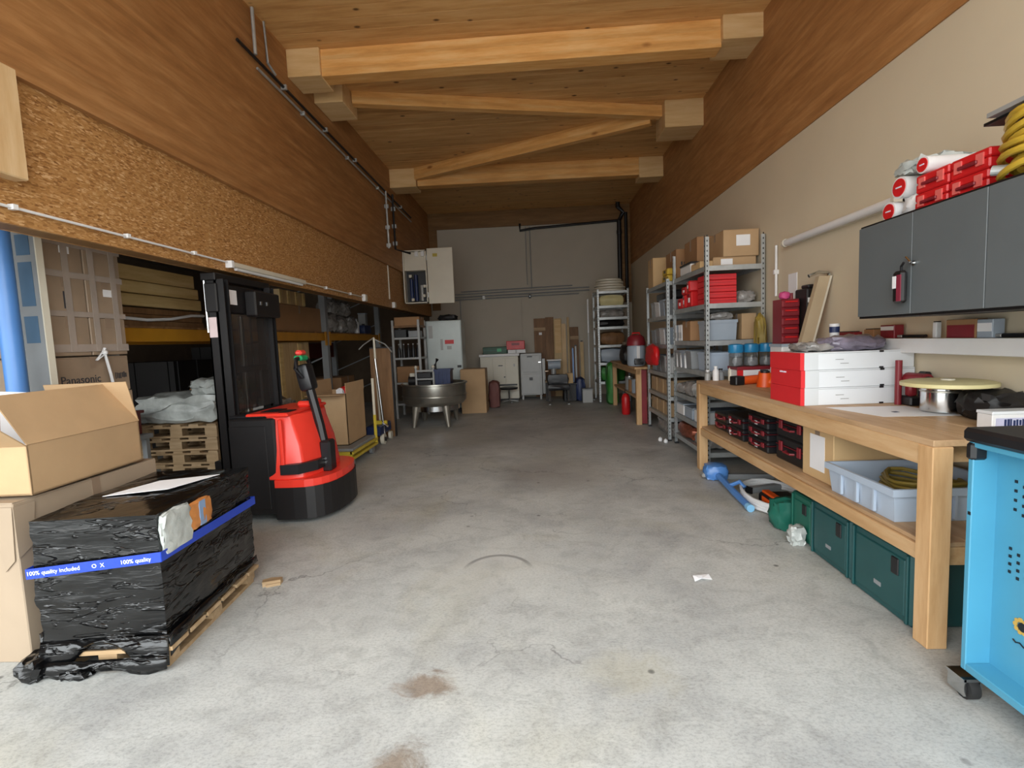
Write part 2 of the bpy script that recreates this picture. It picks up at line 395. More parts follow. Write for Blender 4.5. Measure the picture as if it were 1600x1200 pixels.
    def build(s, name, mat, parent=None, loc=None, smooth=False, rotz=0):
        bmesh.ops.recalc_face_normals(s.bm, faces=s.bm.faces[:])
        if parent is None and loc is None:      # origin at the thing's base
            vs = s.bm.verts
            x = [v.co.x for v in vs]; y = [v.co.y for v in vs]; z = [v.co.z for v in vs]
            loc = Vector(((min(x)+max(x))/2, (min(y)+max(y))/2, min(z)))
            bmesh.ops.translate(s.bm, verts=s.bm.verts[:], vec=-loc)
        me = bpy.data.meshes.new(name); s.bm.to_mesh(me); s.bm.free()
        for m_ in (mat if isinstance(mat, (list, tuple)) else [mat]): me.materials.append(m_)
        if smooth:
            for p in me.polygons: p.use_smooth = True
            try: me.set_sharp_from_angle(angle=math.radians(38))
            except Exception: pass
        o = bpy.data.objects.new(name, me); C.objects.link(o)
        if parent: o.parent = parent
        if loc is not None: o.location = loc
        if rotz: o.rotation_euler.z = rotz
        return o
def bx(name, mat, x0, x1, y0, y1, z0, z1, parent=None, bev=0, rot=None, **k):
    return MB().box(x0, x1, y0, y1, z0, z1, bev, rot=rot).build(name, mat, parent, **k)
def thing(name, label, cat, loc=(0, 0, 0), rotz=0, group=None):
    o = bpy.data.objects.new(name, None); C.objects.link(o); o.empty_display_size = .1
    o.location = loc; o.rotation_euler = (0, 0, rotz); o['label'] = label; o['category'] = cat
    if group: o['group'] = group
    return o
def tag(o, label, cat, group=None, kind=None):
    o['label'] = label; o['category'] = cat
    if group: o['group'] = group
    if kind: o['kind'] = kind
    return o
def struct(o, label=None):
    o['kind'] = 'structure'
    if label: o['label'] = label
    return o
def tstruct(name, loc=(0, 0, 0), label=None):
    o = bpy.data.objects.new(name, None); C.objects.link(o); o.location = loc; o['kind'] = 'structure'
    if label: o['label'] = label
    return o
def dup(root, loc, rotz=None, label=None, group=None):
    r = root.copy(); C.objects.link(r); r.location = loc
    if rotz is not None: r.rotation_euler.z = rotz
    if label: r['label'] = label
    if group: r['group'] = group
    for ch in list(root.children):
        c = ch.copy(); C.objects.link(c); c.parent = r
        for g in list(ch.children):
            d = g.copy(); C.objects.link(d); d.parent = c
    return r
def text(name, s, size, loc, rot, mat, parent=None, th=.001):
    cu = bpy.data.curves.new(name, 'FONT'); cu.body = s; cu.size = size; cu.extrude = th; cu.align_x = 'CENTER'; cu.align_y = 'CENTER'; cu.resolution_u = 3
    o = bpy.data.objects.new(name, cu); C.objects.link(o)
    dg = bpy.context.evaluated_depsgraph_get(); me = bpy.data.meshes.new_from_object(o.evaluated_get(dg))
    C.objects.unlink(o); bpy.data.objects.remove(o)
    me.materials.clear(); me.materials.append(mat)
    o = bpy.data.objects.new(name, me); C.objects.link(o); o.location = loc; o.rotation_euler = rot
    if parent: o.parent = parent
    return o
FRONT = (PI/2, 0, 0)            # text facing -y
AISLE_R = (PI/2, 0, -PI/2)      # text on a face that looks towards -x
AISLE_L = (PI/2, 0, PI/2)       # text on a face that looks towards +x
def blur_marks(name, face, c, w_, h, mat, parent, n=7, seed=1):
    """a line of print too small to read: a row of short strokes"""
    rg = random.Random(seed); b = MB(); u = -w_/2
    for k in range(n):
        a = w_/n*rg.uniform(.45, .8); z0 = -h/2*rg.uniform(.6, 1); z1 = h/2*rg.uniform(.6, 1); x, y, z = c
        if face == 'front': b.box(x+u, x+u+a, y-.0008, y+.0008, z+z0, z+z1)
        else: b.box(x-.0008, x+.0008, y+u, y+u+a, z+z0, z+z1)
        u += w_/n
    return b.build(name, mat, parent)

def carton(label, loc, size, rotz=0, mat=None, tape=True, group=None, name='cardboard_box', paper=None, flaps=True, cat='box', ink=None):
    """closed carton; loc = centre of the base"""
    w_, d, h = size; mat = mat or CARD
    t = thing(name, label, cat, loc, rotz, group)
    bx('body', mat, -w_/2, w_/2, -d/2, d/2, 0, h-.005, t, bev=.004)
    if flaps:
        bx('flap', mat, -w_/2+.002, w_/2-.002, -d/2+.002, -.002, h-.005, h, t)
        bx('flap', mat, -w_/2+.002, w_/2-.002, .002, d/2-.002, h-.005, h, t)
    if tape:
        b = MB().box(-w_/2-.001, w_/2+.001, -.025, .025, h-.004, h+.0015)
        b.box(-w_/2-.0015, -w_/2+.001, -.025, .025, h*.7, h+.0015).box(w_/2-.001, w_/2+.0015, -.025, .025, h*.7, h+.0015)
        b.build('packing_tape', TAPE, t)
    if paper:
        for (fx, u, v, pw, ph) in paper:
            if fx == 'front': bx('paper_label', PAPER, u-pw/2, u+pw/2, -d/2-.002, -d/2+.001, v-ph/2, v+ph/2, t)
            if fx == 'left': bx('paper_label', PAPER, -w_/2-.002, -w_/2+.001, u-pw/2, u+pw/2, v-ph/2, v+ph/2, t)
            if fx == 'right': bx('paper_label', PAPER, w_/2-.001, w_/2+.002, u-pw/2, u+pw/2, v-ph/2, v+ph/2, t)
    if ink:
        for (s, fx, u, v, sz) in ink:
            if s.startswith('~'):
                if fx == 'front': blur_marks('printed_marks', 'front', (u, -d/2-.0015, v), float(s[1:]), sz, INK, t)
                else: blur_marks('printed_marks', 'side', ((w_/2+.0015)*(1 if fx == 'right' else -1), u, v), float(s[1:]), sz, INK, t)
                continue
            if fx == 'front': text('printed_text', s, sz, (u, -d/2-.002, v), FRONT, INK, t)
            if fx == 'left': text('printed_text', s, sz, (-w_/2-.002, u, v), AISLE_R, INK, t)
            if fx == 'right': text('printed_text', s, sz, (w_/2+.002, u, v), AISLE_L, INK, t)
    return t
def open_carton(label, loc, size, rotz=0, mat=None, flaps=(('f', 2.2, .12),), group=None, th=.008, name='open_cardboard_box'):
    w_, d, h = size; mat = mat or CARD
    t = thing(name, label, 'box', loc, rotz, group)
    b = MB(); b.box(-w_/2, w_/2, -d/2, d/2, 0, th)
    b.box(-w_/2, w_/2, -d/2, -d/2+th, 0, h).box(-w_/2, w_/2, d/2-th, d/2, 0, h).box(-w_/2, -w_/2+th, -d/2, d/2, 0, h).box(w_/2-th, w_/2, -d/2, d/2, 0, h)
    b.build('body', mat, t)
    for (sd, ang, L) in flaps:              # ang: 0 = closed flat inward, pi = folded out
        q = MB()
        if sd == 'f': q.box(-w_/2, w_/2, -d/2, -d/2+L, h, h+th*.7, rot=(ang, 0, 0), piv=(0, -d/2, h))
        if sd == 'b': q.box(-w_/2, w_/2, d/2-L, d/2, h, h+th*.7, rot=(-ang, 0, 0), piv=(0, d/2, h))
        if sd == 'l': q.box(-w_/2, -w_/2+L, -d/2, d/2, h, h+th*.7, rot=(0, -ang, 0), piv=(-w_/2, 0, h))
        if sd == 'r': q.box(w_/2-L, w_/2, -d/2, d/2, h, h+th*.7, rot=(0, ang, 0), piv=(w_/2, 0, h))
        q.build('flap', mat, t)
    return t
def tub(label, loc, size, mat, rotz=0, name='plastic_bin', cat='bin', group=None, th=.006, rim=.012, ribs=0, lipz=.03, taper=.94):
    """open plastic crate with rim, ribs and grips"""
    w_, d, h = size; t = thing(name, label, cat, loc, rotz, group)
    b = MB()
    def frustum(w0, d0, z0, w1, d1, z1):
        A = [b.bm.verts.new((sx*w0/2, sy*d0/2, z0)) for sx, sy in ((-1, -1), (1, -1), (1, 1), (-1, 1))]
        B = [b.bm.verts.new((sx*w1/2, sy*d1/2, z1)) for sx, sy in ((-1, -1), (1, -1), (1, 1), (-1, 1))]
        for i in range(4): b.bm.faces.new((A[i], A[(i+1) % 4], B[(i+1) % 4], B[i]))
        return A, B
    A, B = frustum(w_*taper, d*taper, 0, w_, d, h); b.bm.faces.new(A[::-1])
    A2, B2 = frustum(w_*taper-2*th, d*taper-2*th, th, w_-2*th, d-2*th, h); b.bm.faces.new(A2)
    for i in range(4): b.bm.faces.new((B[i], B[(i+1) % 4], B2[(i+1) % 4], B2[i]))
    b.build('body', mat, t)
    r = MB()
    for (a0, a1, c0, c1) in ((-w_/2-rim, w_/2+rim, -d/2-rim, -d/2+th*.3), (-w_/2-rim, w_/2+rim, d/2-th*.3, d/2+rim), (-w_/2-rim, -w_/2+th*.3, -d/2, d/2), (w_/2-th*.3, w_/2+rim, -d/2, d/2)):
        r.box(a0, a1, c0, c1, h-lipz, h+.001)
    for k in range(ribs):
        u = -d/2+d*(k+1)/(ribs+1); r.box(-w_/2-rim*.7, -w_/2+th, u-.006, u+.006, h*.1, h-lipz)
        u = -w_/2+w_*(k+1)/(ribs+1); r.box(u-.006, u+.006, -d/2-rim*.7, -d/2+th, h*.1, h-lipz)
    r.build('rim', mat, t)
    return t

# ------------------------------------------------------------------ the setting
fl = bx('floor', CONC, -7.4, XR+.3, -6, YB+.3, -.2, 0, loc=(0, 0, 0)); struct(fl)
# thin saw-cut joint across the slab
# ceiling: cross boards, each one a piece
ce = tstruct('ceiling', (0, 0, ZC))
bx('deck', M('deck_over_boards', '#7a5630', .8), XL-.3, XR+.3, YF, YB, .03, .25, ce)
bmesh_board = None
NB = 72; bw = (YB-YF)/NB
proto = None
for i in range(NB):
    y = YF+bw*(i+.5)
    if proto is None:
        proto = MB().box(XL-.02, XR+.02, -bw/2+.0015, bw/2-.0015, 0, .03, bev=.0012).build('board', W_CEIL, ce, loc=(0, y, 0))
    else:
        o = proto.copy(); C.objects.link(o); o.parent = ce; o.location = (0, y, random.uniform(-.0015, .0015))
# right wall: white lower part and big glulam above
wr = struct(bx('wall_right', WALLW, XR, XR+.2, YF, YB, 0, 3.12))
ZRT = 3.09
gr = struct(bx('trim_1', W_GLU, XR-.012, XR+.2, YF, YB, ZRT, ZC))
# left: glulam over osb, open below
gl = struct(bx('wall_left', W_GLU, XL-.2, XL, YF, YB, 2.78, ZC))
osb = tstruct('trim_2', (XL-.06, 0, 2.06))
ys = [YF, 1.4, 3.9, 6.4, 8.85, YB]
for a, b_ in zip(ys, ys[1:]):
    bx('osb_panel', OSB, 0, .022, a+.002, b_-.002, 0, .72, osb)
    bx('osb_panel', OSB, -.14, -.118, a+.002, b_-.002, 0, .72, osb)
bx('sill_board', W_BACK, -.118, 0, YF, YB, 0, .04, osb)  # shade beneath the osb put into the colour: dark timber tone instead of osb
# horizontal osb strip / soffit lip at the foot of the panels
# pale post in front of the osb, near left
MB().box(XL-.045, XL+.035, 2.05, 2.415, 2.27, 2.79, bev=.006).build('trim_3', W_POST)['kind'] = 'structure'
# back wall
wb = tstruct('wall_back', (0, YB, 0))
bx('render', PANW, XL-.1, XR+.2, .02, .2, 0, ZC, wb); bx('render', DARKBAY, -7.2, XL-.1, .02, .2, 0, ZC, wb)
xs = [XL, -2.27, -0.08, 2.0]
bx('wall_panel', PANW, -2.27, -.085, -.012, .02, 2.52, 4.12, wb)
bx('wall_panel', PANW, -.075, 2.0, -.012, .02, 2.52, 4.12, wb)
bx('wall_panel', PANW, -2.27, -.3, -.010, .02, 0, 2.46, wb)
bx('wall_panel', PANW, -.29, 2.34, -.010, .02, 0, 2.46, wb)
bx('timber_lintel', W_BACK, XL, XR, -.05, .02, 4.12, ZC, wb)
bx('timber_side', W_BACK, XL, -2.27, -.03, .02, 2.2, 4.12, wb)
bx('timber_side', W_BACK, 2.05, XR, -.03, .02, 2.2, 4.12, wb)
# neighbouring bay on the left
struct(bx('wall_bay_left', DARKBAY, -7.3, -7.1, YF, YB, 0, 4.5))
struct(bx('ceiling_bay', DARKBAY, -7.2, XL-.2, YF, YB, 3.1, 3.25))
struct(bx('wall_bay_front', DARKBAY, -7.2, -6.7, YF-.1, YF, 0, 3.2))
struct(bx('lintel_front', PANW, -7.2, XR+.2, YF-.2, YF, 4.15, 4.7))
struct(bx('lintel_bay_front', PANW, -7.2, XL-.2, YF-.2, YF, 3.0, 4.2))

# roof beams with their pale bearing blocks
def beam(name_i, p, q, wd, z0, z1, blocks):
    p, q = Vector(p), Vector(q); c = (p+q)/2; d = q-p
    t = tstruct('trim_%d' % name_i, (c.x, c.y, z0))
    a = math.atan2(d.y, d.x); L = d.length
    MB().box(-L/2, L/2, -wd/2, wd/2, 0, z1-z0, bev=.004).build('roof_beam', W_BEAM, t, rotz=a)
    for (x0, x1, y0, y1, za, zb) in blocks:
        MB().box(x0-c.x, x1-c.x, y0-c.y, y1-c.y, za-z0, zb-z0, bev=.006).build('bearing_block', W_BLOCK, t)
beam(4, (-2.13, 5.50), (1.97, 5.46), .19, 4.23, ZC, [(XL, -2.12, 5.36, 5.72, 4.22, ZC), (1.96, XR, 5.30, 5.70, 4.27, ZC)])
beam(5, (-2.13, 6.33), (1.83, 7.25), .12, 4.35, ZC, [(XL, -2.13, 6.0, 6.50, 4.25, ZC), (1.84, XR, 7.05, 7.55, 4.15, ZC)])
beam(6, (1.72, 7.32), (-2.0, 9.1), .12, 4.30, ZC, [])
beam(7, (-1.99, 9.2), (1.93, 9.25), .19, 4.20, ZC, [(XL, -2.0, 9.05, 9.45, 4.18, ZC), (1.93, XR, 9.15, 9.5, 4.15, ZC)])

# pipes and conduits fixed to the building
def pipe(label, name, mat, pts, r, cat='pipe', clips=None, group=None):
    t = thing(name, label, cat, pts[0], 0, group); o = Vector(pts[0])
    MB().tube([Vector(p)-o for p in pts], r, 8).build('tube', mat, t, smooth=True)
    for p in (clips or []):
        p = Vector(p)-o; MB().box(p.x-r*2, p.x+r*2, p.y-.012, p.y+.012, p.z-r*1.7, p.z+r*1.7).build('clip', WPLAST if mat in (WPLAST, CREAM) else GALV, t)
    return t
pipe('dark sprinkler pipe running along the top of the left timber wall', 'ceiling_pipe', BLACKM, [(XL+.03, 4.4, 4.05), (XL+.03, 10.4, 3.98)], .014, clips=[(XL+.03, y, 4.05-.012*(y-4.4)) for y in (5.2, 6.2, 7.2, 9.6)])
pipe('thin steel pipe just below the dark pipe on the left timber wall', 'ceiling_pipe', GALV, [(XL+.03, 4.7, 3.97), (XL+.03, 10.4, 3.90)], .012, clips=[(XL+.03, y, 3.97-.012*(y-4.7)) for y in (5.6, 6.9, 8.2)])
pipe('short steel drop pipe at upper left nearest the camera, beside the first beam', 'drop_pipe', GALV, [(XL+.05, 4.65, 4.46), (XL+.05, 4.65, 4.06)], .016)
pipe('short steel drop pipe just behind the nearest one at upper left', 'drop_pipe', GALV, [(XL+.05, 4.85, 4.46), (XL+.05, 4.86, 4.10), (XL+.05, 5.0, 4.06)], .012)
pipe('vertical steel pipe with valves left of the open wall cabinet', 'riser_pipe', GALV, [(XL+.04, 8.62, 4.0), (XL+.04, 8.62, 3.05)], .018, clips=[(XL+.04, 8.62, z) for z in (3.75, 3.4, 3.1)])
pipe('dark vertical pipe behind the steel pipe near the open wall cabinet', 'riser_pipe', BLACKM, [(XL+.05, 9.0, 4.05), (XL+.05, 9.0, 3.1), (XL+.25, 9.25, 3.06)], .02, clips=[(XL+.05, 9.0, z) for z in (3.8, 3.5, 3.2)])
pipe('white cable conduit along the foot of the osb boards', 'cable_conduit', WPLAST, [(XL-.02, .9, 2.14), (XL-.02, 4.1, 2.132)], .0075, clips=[(XL-.02, y, 2.138) for y in (2.37, 3.05, 3.66)])
tb = thing('strip_light', 'grey strip light fixture at the foot of the osb boards above the stacker', 'lamp', (XL-.01, 4.75, 2.10))
MB().box(-.025, .025, -.66, .66, -.005, .04, bev=.008).build('housing', CREAM, tb); MB().cyl((0, -.6, -.012), (0, .6, -.012), .014).build('diffuser', WPLAST, tb)
bx('end_cap', WPLAST, -.028, .028, -.69, -.66, -.012, .045, tb)
pipe('thin cable run beyond the strip light along the osb boards', 'cable_conduit', CREAM, [(XL-.02, 5.45, 2.12), (XL-.02, 7.28, 2.12)], .009, clips=[(XL-.02, y, 2.12) for y in (6.0, 6.8)])
for y, ly in ((7.35, 'small white junction box on the osb foot, nearer one'), (8.9, 'small white junction box on the osb foot below the open wall cabinet')):
    t = thing('junction_box', ly, 'box', (XL-.015, y, 2.10)); bx('body', WPLAST, -.02, .03, -.05, .05, -.04, .06, t, bev=.005); bx('cover', CREAM, .03, .034, -.042, .042, -.032, .052, t)
pipe('thin vertical cable conduit on the osb below the steel riser', 'cable_conduit', CREAM, [(XL-.025, 8.7, 2.95), (XL-.025, 8.7, 2.2)], .012, clips=[(XL-.025, 8.7, 2.9)])
# back wall pipes
pipe('black drain pipe across the top of the white back wall', 'drain_pipe', BLACKM, [(-.26, YB-.07, 4.16), (-.26, YB-.07, 4.0), (.1, YB-.07, 4.04), (2.05, YB-.07, 4.12)], .03)
dp = thing('drain_stack', 'thick black vertical drain pipe in the right back corner', 'pipe', (2.08, YB-.12, 2.2))
MB().tube([(0, 0, 0), (0, 0, 1.9), (.08, -.06, 2.08), (-.04, -.1, 2.2), (-.04, -.1, 2.3)], .05, 10).build('tube', BLACKM, dp, smooth=True)
MB().cyl((0, 0, .3), (0, 0, .36), .062).build('collar', BLACK, dp); MB().cyl((0, 0, 1.6), (0, 0, 1.68), .062).build('collar', BLACK, dp)
pipe('second black drain pipe beside the thick one in the right back corner', 'drain_stack', BLACKM, [(2.25, YB-.06, 2.2), (2.25, YB-.06, 4.3)], .04)
pipe('left one of the pair of thin vertical conduits on the back wall', 'wall_conduit', GREYM, [(-.13, YB-.03, 4.1), (-.13, YB-.03, 2.72)], .012)
pipe('right one of the pair of thin vertical conduits on the back wall', 'wall_conduit', GREYM, [(-.03, YB-.03, 4.1), (-.03, YB-.03, 2.62)], .014)
for k, (x0, x1, z0, z1, lb) in enumerate(((-1.75, .95, 2.62, 2.66, 'topmost'), (-1.9, 1.35, 2.56, 2.60, 'second highest'), (-1.9, 1.35, 2.49, 2.53, 'second lowest'), (-1.9, 1.1, 2.43, 2.46, 'lowest'))):
    pipe('%s of the horizontal pipes across the back wall' % lb, 'wall_conduit', GREYP2, [(x0, YB-.04, z0), (x1, YB-.04, z1)], .014)
for x, z, lb in ((-1.2, 2.46, 'small white clip box on the back wall pipes near the silver cabinet'), (-.08, 2.44, 'small black clamp on the horizontal back wall pipes, in the middle')):
    t = thing('pipe_clamp', lb, 'clamp', (x, YB-.05, z-.04)); bx('body', WPLAST if x < -1 else BLACK, -.03, .03, -.04, .03, 0, .08, t, bev=.006); MB().cyl((0, -.055, .04), (0, -.04, .04), .012).build('screw', GALV, t)
pipe('thin conduit at the left end of the back wall pipes', 'wall_conduit', GREYM, [(-1.78, YB-.03, 2.46), (-1.78, YB-.03, 1.3)], .014)

# ------------------------------------------------------------------ wrapped pallet, front left
wp = thing('wrapped_pallet', 'low pallet load wrapped in black stretch film with a blue tape band', 'pallet', (-1.985, 2.44, 0), math.radians(5))
WX, WY = .275, .42
for k in range(3): bx('runner', W_PAL, -WX+.02+k*(WX*2-.12), -WX+.10+k*(WX*2-.12), -WY+.02, WY-.02, 0, .02, wp) if k < 2 else None
bx('runner', W_PAL, -.04, .04, -WY+.02, WY-.02, 0, .02, wp)
for y in (-WY+.05, 0, WY-.05):
    for x in (-WX+.06, 0, WX-.06): bx('block', W_PAL, x-.04, x+.04, y-.045, y+.045, .02, .085, wp)
for k in range(6): bx('deck_board', W_PAL, -WX, WX+.012, -WY+k*.142, -WY+k*.142+.12, .085, .103, wp)
def film(x0, x1, y0, y1, z0, z1, seed, amp=.006, cuts=26):
    rg = random.Random(seed); b = bmesh.new(); bmesh.ops.create_cube(b, size=1)
    bmesh.ops.subdivide_edges(b, edges=b.edges[:], cuts=cuts, use_grid_fill=True)
    from mathutils import noise as NZ
    for v in b.verts:
        p = v.co.copy(); q = Vector((x0+(x1-x0)*(p.x+.5), y0+(y1-y0)*(p.y+.5), z0+(z1-z0)*(p.z+.5)))
        nn = p.normalized()
        d = NZ.noise(Vector((q.x*5, q.y*5, q.z*16+seed)))*amp*2 + NZ.noise(Vector((q.x*17+3, q.y*17, q.z*30)))*amp
        # tuck towards the foot
        t = max(0, .45-(p.z+.5))
        v.co = q + Vector((nn.x, nn.y, nn.z*.5))*d + Vector((nn.x, nn.y, 0))*(-.02*t + .02*math.sin(q.y*9+q.x*7)*t)
    return b
mbf = MB(); mbf.bm.free(); mbf.bm = film(-WX+.005, WX-.005, -WY+.005, WY-.005, .075, .705, 3)
mbf.build('film_wrap', FILMB, wp, smooth=True)
# film skirt over the pallet edge, torn open at the front where the wood shows
sk = MB(); from mathutils import noise as NZ2
def skirt(pa, pb, top, bots, out):
    n_ = len(bots); pa = Vector(pa); pb = Vector(pb); T = []; Bm = []; Mi = []
    for i, bz in enumerate(bots):
        p = pa.lerp(pb, i/(n_-1)); o = Vector(out)
        j = NZ2.noise(Vector((i*.9, p.x*3, p.y*3)))*.02
        T.append(sk.bm.verts.new((p.x, p.y, top)))
        Mi.append(sk.bm.verts.new((p.x+o.x*(.008+j), p.y+o.y*(.012+j), (top+bz)/2)))
        Bm.append(sk.bm.verts.new((p.x+o.x*(.004-j*.4), p.y+o.y*(.010-j), bz)))
    for i in range(n_-1):
        sk.bm.faces.new((T[i], T[i+1], Mi[i+1], Mi[i])); sk.bm.faces.new((Mi[i], Mi[i+1], Bm[i+1], Bm[i]))
skirt((-WX, -WY), (WX, -WY), .16, [.03, .02, .015, .04, .085, .125, .145, .15, .13, .10, .06, .03, .02, .02, .025], (0, -1, 0))
skirt((WX, -WY), (WX, WY), .16, [.06, .075, .09, .095, .10, .105, .10, .11, .12, .11, .12, .12], (1, 0, 0))
skirt((-WX, WY), (-WX, -WY), .2, [.02]*8, (-1, 0, 0))
skirt((-WX, -WY-.02), (WX, -WY-.02), .075, [.0, .01, .0, .012, .02, .035, .03, .03, .025, .02, .01, .0, .0, .01, .02], (0, -1, 0))
so = sk.build('film_skirt', FILMB, wp, smooth=True)
sm = so.modifiers.new('thickness', 'SOLIDIFY'); sm.thickness = .003
MB().lump(-WX-.07, -WX+.02, -WY-.06, -WY+.12, .0, .10, .012, 4, 5, .5).build('film_tail', FILMB, wp, smooth=True)
MB().lump(-.18, -.06, -WY-.05, -WY+.02, .0, .035, .008, 4, 8, .5).build('film_tail', FILMB, wp, smooth=True)
tp = MB(); e = .012
tp.quad([(-WX-e, -WY-e, .455), (WX+e, -WY-e, .50), (WX+e, -WY-e, .545), (-WX-e, -WY-e, .50)], .002)
tp.quad([(WX+e, -WY-e, .50), (WX+e, WY+e, .475), (WX+e, WY+e, .52), (WX+e, -WY-e, .545)], .002)
tp.quad([(WX+e, WY+e, .475), (-WX-e, WY+e, .455), (-WX-e, WY+e, .50), (WX+e, WY+e, .52)], .002)
tp.quad([(-WX-e, WY+e, .455), (-WX-e, -WY-e, .455), (-WX-e, -WY-e, .50), (-WX-e, WY+e, .50)], .002)
bt = tp.build('blue_tape', BLUET, wp)
text('tape_print', '100% quality included', .026, (-.17, -WY-e-.003, .487), (PI/2, -.07, 0), WHITEINK, wp)
text('tape_print', '100% quality', .026, (.18, -WY-e-.003, .512), (PI/2, -.07, 0), WHITEINK, wp)
text('tape_print', 'O  X', .026, (.02, -WY-e-.003, .500), (PI/2, -.07, 0), WHITEINK, wp)
MB().quad([(-.19, -.10, .712), (.08, -.02, .712), (.20, .24, .712), (-.08, .16, .712)], .002).build('paper_label', PAPER, wp)
MB().lump(WX-.012, WX+.018, -WY+.02, -WY+.22, .515, .695, .006, 5, 2, .25).build('white_plastic_patch', BAGW, wp, smooth=True)
MB().lump(WX-.012, WX+.014, -WY+.21, -WY+.40, .545, .675, .004, 4, 4, .4).build('torn_patch', ORWOOD, wp, smooth=True)
bx('blue_strip', M('pale_blue_tape', '#7f97b8', .4), WX+.012, WX+.017, -WY+.29, -WY+.34, .55, .67, wp)

# tall carton and open carton behind it
carton('tall grey-brown cardboard box at the left edge under the open box, taped at its corner', (-2.615, 2.53, 0), (.46, .86, .76), 0, CARDG, name='tall_cardboard_box')
to = thing('loose_tape_strip', 'strip of pale torn packing tape hanging on the tall cardboard box corner', 'tape', (-2.40, 2.095, .44))
MB().quad([(.016, -.002, .30), (.0, -.002, .05), (-.05, -.002, .0), (-.085, -.002, .28), (-.05, -.002, .30)], .003).build('strip', CARDG, to); MB().quad([(.021, 0, .30), (.022, .10, .30), (.022, .07, .10), (.021, 0, .06)], .003).build('strip_end', CARDG, to)
oc = open_carton('open cardboard box with raised flaps on top of the tall box', (-2.61, 2.50, .775), (.48, .70, .235), math.radians(3), CARDL if False else CARD, flaps=(('r', 1.02, .27), ('f', 2.45, .26), ('l', 1.75, .20), ('b', 1.3, .25)))
t = thing('white_paper_sheet', 'white paper standing in the open cardboard box at the left edge', 'paper', (-2.68, 2.44, .80)); MB().quad([(-.18, .05, 0), (.02, .12, 0), (.02, .14, .42), (-.16, .07, .44)], .003).build('sheet', PAPER, t)
# small wood scrap by the wrapped pallet
t = thing('wood_scrap', 'small splinter of pale wood on the floor by the wrapped pallet', 'wood', (-1.63, 2.82, 0), .4); MB().prism([(-.05, -.02), (.05, -.025), (.06, .01), (.0, .03), (-.05, .02)], 0, .03, 'Z').build('body', W_PAL, t); MB().box(-.03, .05, -.035, -.026, 0, .015).build('splinter', W_PAL, t)

# ------------------------------------------------------------------ shrink-wrapped stack of cartons at far left
def wrapped_stack():
    x0, x1, y0, y1 = -3.55, -3.0, 2.98, 3.57
    tiers = [(.16, .50), (.50, .82), (.82, 1.16), (1.16, 1.41), (1.42, 1.68), (1.68, 1.94), (1.94, 2.2)]
    lbs = ['hidden bottom', 'second', 'third', 'fourth', 'fifth', 'sixth', 'top']
    pl = thing('pallet', 'pallet under the wrapped carton stack at far left', 'pallet', ((x0+x1)/2, (y0+y1)/2, 0))
    for k in (-.23, 0, .23): bx('runner', W_PAL, k-.045, k+.045, -.29, .29, 0, .11, pl)
    for k in range(5): bx('deck_board', W_PAL, -.275, .275, -.29+k*.12, -.29+k*.12+.095, .11, .145, pl)
    carton('wide bottom carton of the wrapped stack at far left', ((x0+x1)/2, (y0+y1)/2, .15), (.55, .59, 1.0), 0, CARDS, name='cardboard_box')
    t = carton('carton with maker name printed on its front, under the wrapped cartons at far left', ((x0+x1)/2-.01, (y0+y1)/2, 1.155), (.55, .59, .25), 0, CARDS, name='cardboard_box', ink=[('Panasonic', 'right', -.10, .10, .075), ('~.10', 'right', .22, .11, .05)], paper=[('front', .14, .12, .2, .22)])
    g = 'cartons in clear film at far left'
    n_ = 0
    for z0, z1, lb in ((1.415, 1.68, 'lower tier'), (1.685, 1.935, 'middle tier'), (1.94, 2.19, 'top tier')):
        for k, (a, b_) in enumerate(((y0, 3.27), (3.275, y1))):
            carton('film-wrapped carton, %s half of the %s in the stack at far left' % (('nearer', 'farther')[k], lb), ((x0+x1)/2, (a+b_)/2, z0), (.545, b_-a-.006, z1-z0-.005), 0, CARDS, group=g, flaps=False,
                   paper=[('right', .02, .16, .07, .05)] if n_ in (3, 4) else None, ink=[('4', 'right', -.09, .13, .11)] if n_ == 1 else ([('||', 'right', .0, .1, .12)] if n_ == 2 else None))
            n_ += 1
    fw = thing('stretch_film', 'clear stretch film wound around the upper cartons at far left', 'film', ((x0+x1)/2, (y0+y1)/2, 1.42))
    for k, (z, h) in enumerate(((.02, .05), (.25, .035), (.50, .04), (.70, .05))):
        MB().box(-.278, .278, -.30, .30, z, z+h).build('film_band', FILMC, fw)
    for x in (-.16, .03, .2): bx('film_crease', FILMC, .276, .28, x, x+.045, .02, .75, fw)
    st = thing('white_strap', 'loose white strap hanging down the front of the carton stack', 'strap', (-2.985, 3.38, 1.16), PI/2)
    MB().tube([(.02, 0, 0), (-.01, -.01, .12), (-.04, -.01, .26), (-.10, 0, .22), (-.03, -.005, .30)], .010, 6).build('strip', WPLAST, st); MB().sph((-.04, -.01, .27), .018).build('knot', WPLAST, st)
    tp_ = thing('foam_scraps', 'white foam pieces on top of the wrapped cartons', 'foam', (-3.22, 3.25, 2.192)); MB().lump(-.14, .1, -.07, .1, 0, .05, .01, 4, 3).build('piece', BAGW, tp_); MB().lump(.13, .3, -.05, .06, 0, .045, .01, 4, 6).build('piece', BAGG, tp_)
wrapped_stack()
